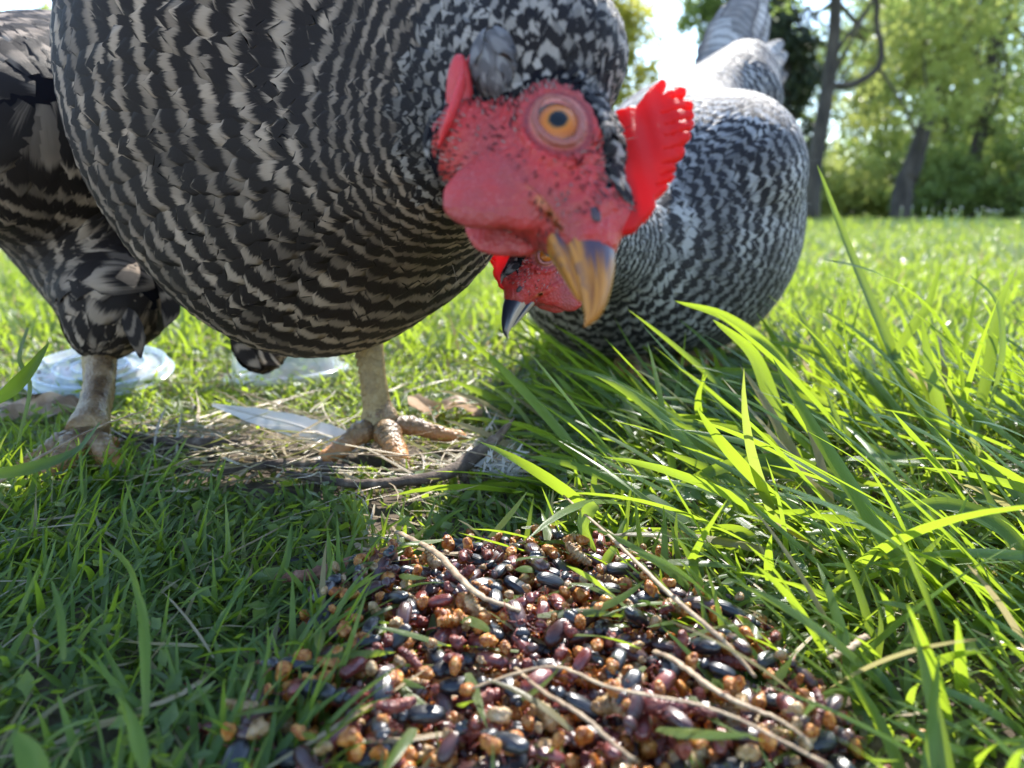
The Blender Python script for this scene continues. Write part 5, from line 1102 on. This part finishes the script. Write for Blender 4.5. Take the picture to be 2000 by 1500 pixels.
tree(GZ(1895, z), [GZ(1893, z), P(1900,330,z), P(1925,200,z), P(1940,60,z), P(1935,-120,z)], (.13, .06), [([P(1930,150,z), P(1880,60,z), P(1850,-60,z)], .04, .02), ([P(1935,100,z), P(1980,20,z), P(2040,-80,z)], .05, .02)], [C(1950,30,z,120), C(2030,120,z,110), C(1880,220,z,70), C(2000,260,z,90), C(1930,-120,z,160)], 7000, .055, LG, 'thin trunked tree near the right edge with bright leaves', seed=3)
z = 13
tree(GZ(1850, z), [GZ(1845, z), P(1850,250,z), P(1842,90,z), P(1835,-100,z)], (.09, .05), [([P(1838,60,z), P(1870,10,z), P(1900,-60,z)], .05, .03)], [C(1740,80,z,80), C(1820,130,z,80), C(1700,200,z,60), C(1790,-20,z,100)], 5200, .055, LY, 'pale yellow green tree between the two leaning trunks', seed=4)
z = 14
tree(GZ(1530, z), [GZ(1530, z), P(1530,200,z), P(1535,-100,z)], (.2, .08), [], [C(1530,60,z,75), C(1545,180,z,65), C(1520,-60,z,90), C(1560,280,z,50), C(1500,120,z,40), C(1570,120,z,45)], 11000, .06, LD, 'dark evergreen behind the tail of the farther hen', name='evergreen_tree', seed=5)
z = 18
tree(GZ(1170, z), [GZ(1170, z), P(1180,200,z), P(1185,-50,z)], (.2, .08), [], [C(1180,30,z,90), C(1230,70,z,60), C(1140,110,z,80), C(1220,160,z,70), C(1300,190,z,45), C(1110,-40,z,120), C(1170,250,z,110), C(1290,260,z,60)], 9500, .085, LO, 'ochre green spring tree seen over the crown of the near hen', seed=6)
z = 17
tree(GZ(1420, z), [GZ(1420, z), P(1425,150,z), P(1430,-80,z)], (.18, .07), [], [C(1370,20,z,50), C(1410,70,z,45), C(1440,-40,z,80), C(1470,60,z,45), C(1400,140,z,45)], 5200, .08, LG, 'mid green tree between the sky gap and the raised tail', seed=7)
# shrubs at the lawn edge
for i, (px, py, z, rp, m, n, lb) in enumerate([(1660,350,12.5,75,LY,5200,'bright yellow green shrub beside the leaning trunk'), (1740,320,13.5,90,LG,5600,'green shrub under the pale tree'), (1840,350,11.8,75,LG,5600,'mid green shrub in front of the thin trunks'), (1940,330,12.3,100,LG,6500,'large green shrub at the right edge of the lawn'), (2040,340,11.3,95,LG,5200,'shrub cut off by the right edge of the frame'), (1560,350,14.5,70,LG,4200,'shrub in the shade behind the farther hen'), (1730,210,15.5,110,LY,5200,'tall thin leaved shrub showing sky between its leaves'), (2000,190,15,120,LY,6000,'yellow green thicket at upper right'), (1890,250,15.5,120,LY,5200,'yellow green thicket behind the thin trunks'), (1620,150,16,110,LG,5200,'dense green thicket behind the leaning trunk'), (1700,40,16.5,120,LG,5600,'high leafy thicket above the crooked branch'), (1850,60,16.5,130,LG,6000,'tall dense thicket behind the pale tree'), (1990,40,16,130,LG,5600,'tall green thicket in the top right corner'), (1460,230,18,70,LG,3600,'small dense thicket behind the raised tail'), (1250,330,19,120,LO,4200,'low ochre shrub behind both hens'), (1400,310,19,110,LG,4200,'low green shrub hidden behind the farther hen back')]):
    q = P(px, py, z); r = rp/FPX*z; cl = [(q[0], q[1], q[2], r), (q[0]-r*.7, q[1], max(q[2]-r*.5, .3), r*.7), (q[0]+r*.7, q[1], max(q[2]-r*.5, .3), r*.7), (q[0], q[1]-.2, .4, r*.7)]
    tree((q[0], q[1], 0), [np.array([q[0], q[1], 0]), q*.5+np.array([q[0], q[1], 0])*.5, q], (.05, .02), [], cl, n, .052, m, lb, name='shrub', group='shrubs along the lawn edge', seed=20+i)
# far-off wood that closes the horizon
rg = np.random.default_rng(9); n = 26000; x = rg.uniform(-30, 34, n); y = rg.uniform(24, 34, n); hh = (1.6+1.8*vnoise(x, y*0, 3.0, 4))*np.where(x < -3, 1.5, 1.0); zc = rg.random(n)*hh
a = nrm(rg.normal(size=(n, 3))); b = nrm(np.cross(a, rg.normal(size=(n, 3)))); c = np.stack([x, y, zc], -1); s = rg.uniform(.08, .2, n)[:, None]
o = obj_np('far_wood', np.stack([c-a*s, c+b*s*.6, c+a*s, c-b*s*.6], 1).reshape(-1, 3), rep_faces(np.array([[0, 1, 2, 3]]), n, 4), LG, attrs={'rnd': np.repeat(rg.random(n), 4)}); o['kind'] = 'stuff'
# left edge: pale young trees and a wire fence post
for i, (px, py, z, rp, lb) in enumerate([(-20, 60, 9, 130, 'washed out pale green shrub behind the hen at the left edge'), (40, 250, 10, 90, 'small pale shrub low at the left edge')]):
    q = P(px, py, z); r = rp/FPX*z; tree((q[0], q[1], 0), [np.array([q[0], q[1], 0]), q*.5+np.array([q[0], q[1], 0])*.5, q], (.05, .02), [], [(q[0], q[1], q[2], r), (q[0], q[1], q[2]*.5, r)], 5000, .05, LY, lb, name='shrub', group='shrubs along the lawn edge', seed=40+i)
q = GZ(48, 2.6); e = empty('fence_post', tuple(q)); tag(e, 'thin grey metal fence post at the far left edge', 'fence post')
V, F = tube([(0, 0, -.05), (0, 0, .5), (0, 0, 1.05)], .012, 10); obj_np('post', V, F, simple('galvanised', (.42, .42, .40), .5, 60), e)
V, F = tube([(0, 0, 1.05), (0, 0, 1.07)], [.016, .014], 10); obj_np('cap', V, F, simple('galvanised_cap', (.36, .36, .35), .5, 60), e)
# tiny white flowers far out on the lawn
fw = simple('petal_white', (.80, .80, .78), .5); rg = np.random.default_rng(3); st_m = simple('flower_stalk', (.10, .18, .04), .6)
an = np.linspace(0, 2*np.pi, 12, endpoint=False); pet = np.concatenate([[[0, 0, .25]], np.stack([np.cos(an)*np.where(np.arange(12) % 2, 1, .55), np.sin(an)*np.where(np.arange(12) % 2, 1, .55), np.zeros(12)], -1)]); bme = mesh_np('blossom', pet*.0035, np.array([[0, i+1, (i+1) % 12+1] for i in range(12)]), fw)
V, F = tube([(0, 0, 0), (.002, 0, .5), (0, 0, 1)], .0009/1, 5); V[:, 2] = V[:, 2]; sme = mesh_np('stalk', V, F, st_m)
for i in range(26):
    px = rg.choice([rg.normal(1862, 14), rg.normal(1925, 22), rg.normal(1800, 40)]); z = rg.uniform(2.3, 3.0); q = P(px, 412+rg.normal(0, 8)+(i % 7 == 0)*14, z); h = max(q[2], .05)
    e = bpy.data.objects.new('white_flower', None); S.collection.objects.link(e); e.location = (q[0], q[1], 0); tag(e, 'tiny white flower on a thin stalk far out on the sunny lawn', 'flower', 'tiny white flowers on the lawn')
    o = bpy.data.objects.new('blossom', bme); link(o, e); o.location = (0, 0, h); o.rotation_euler = (rg.uniform(.3, 1.4), rg.normal(0, .4), 0)
    o = bpy.data.objects.new('stalk', sme); link(o, e); o.scale = (1, 1, h)
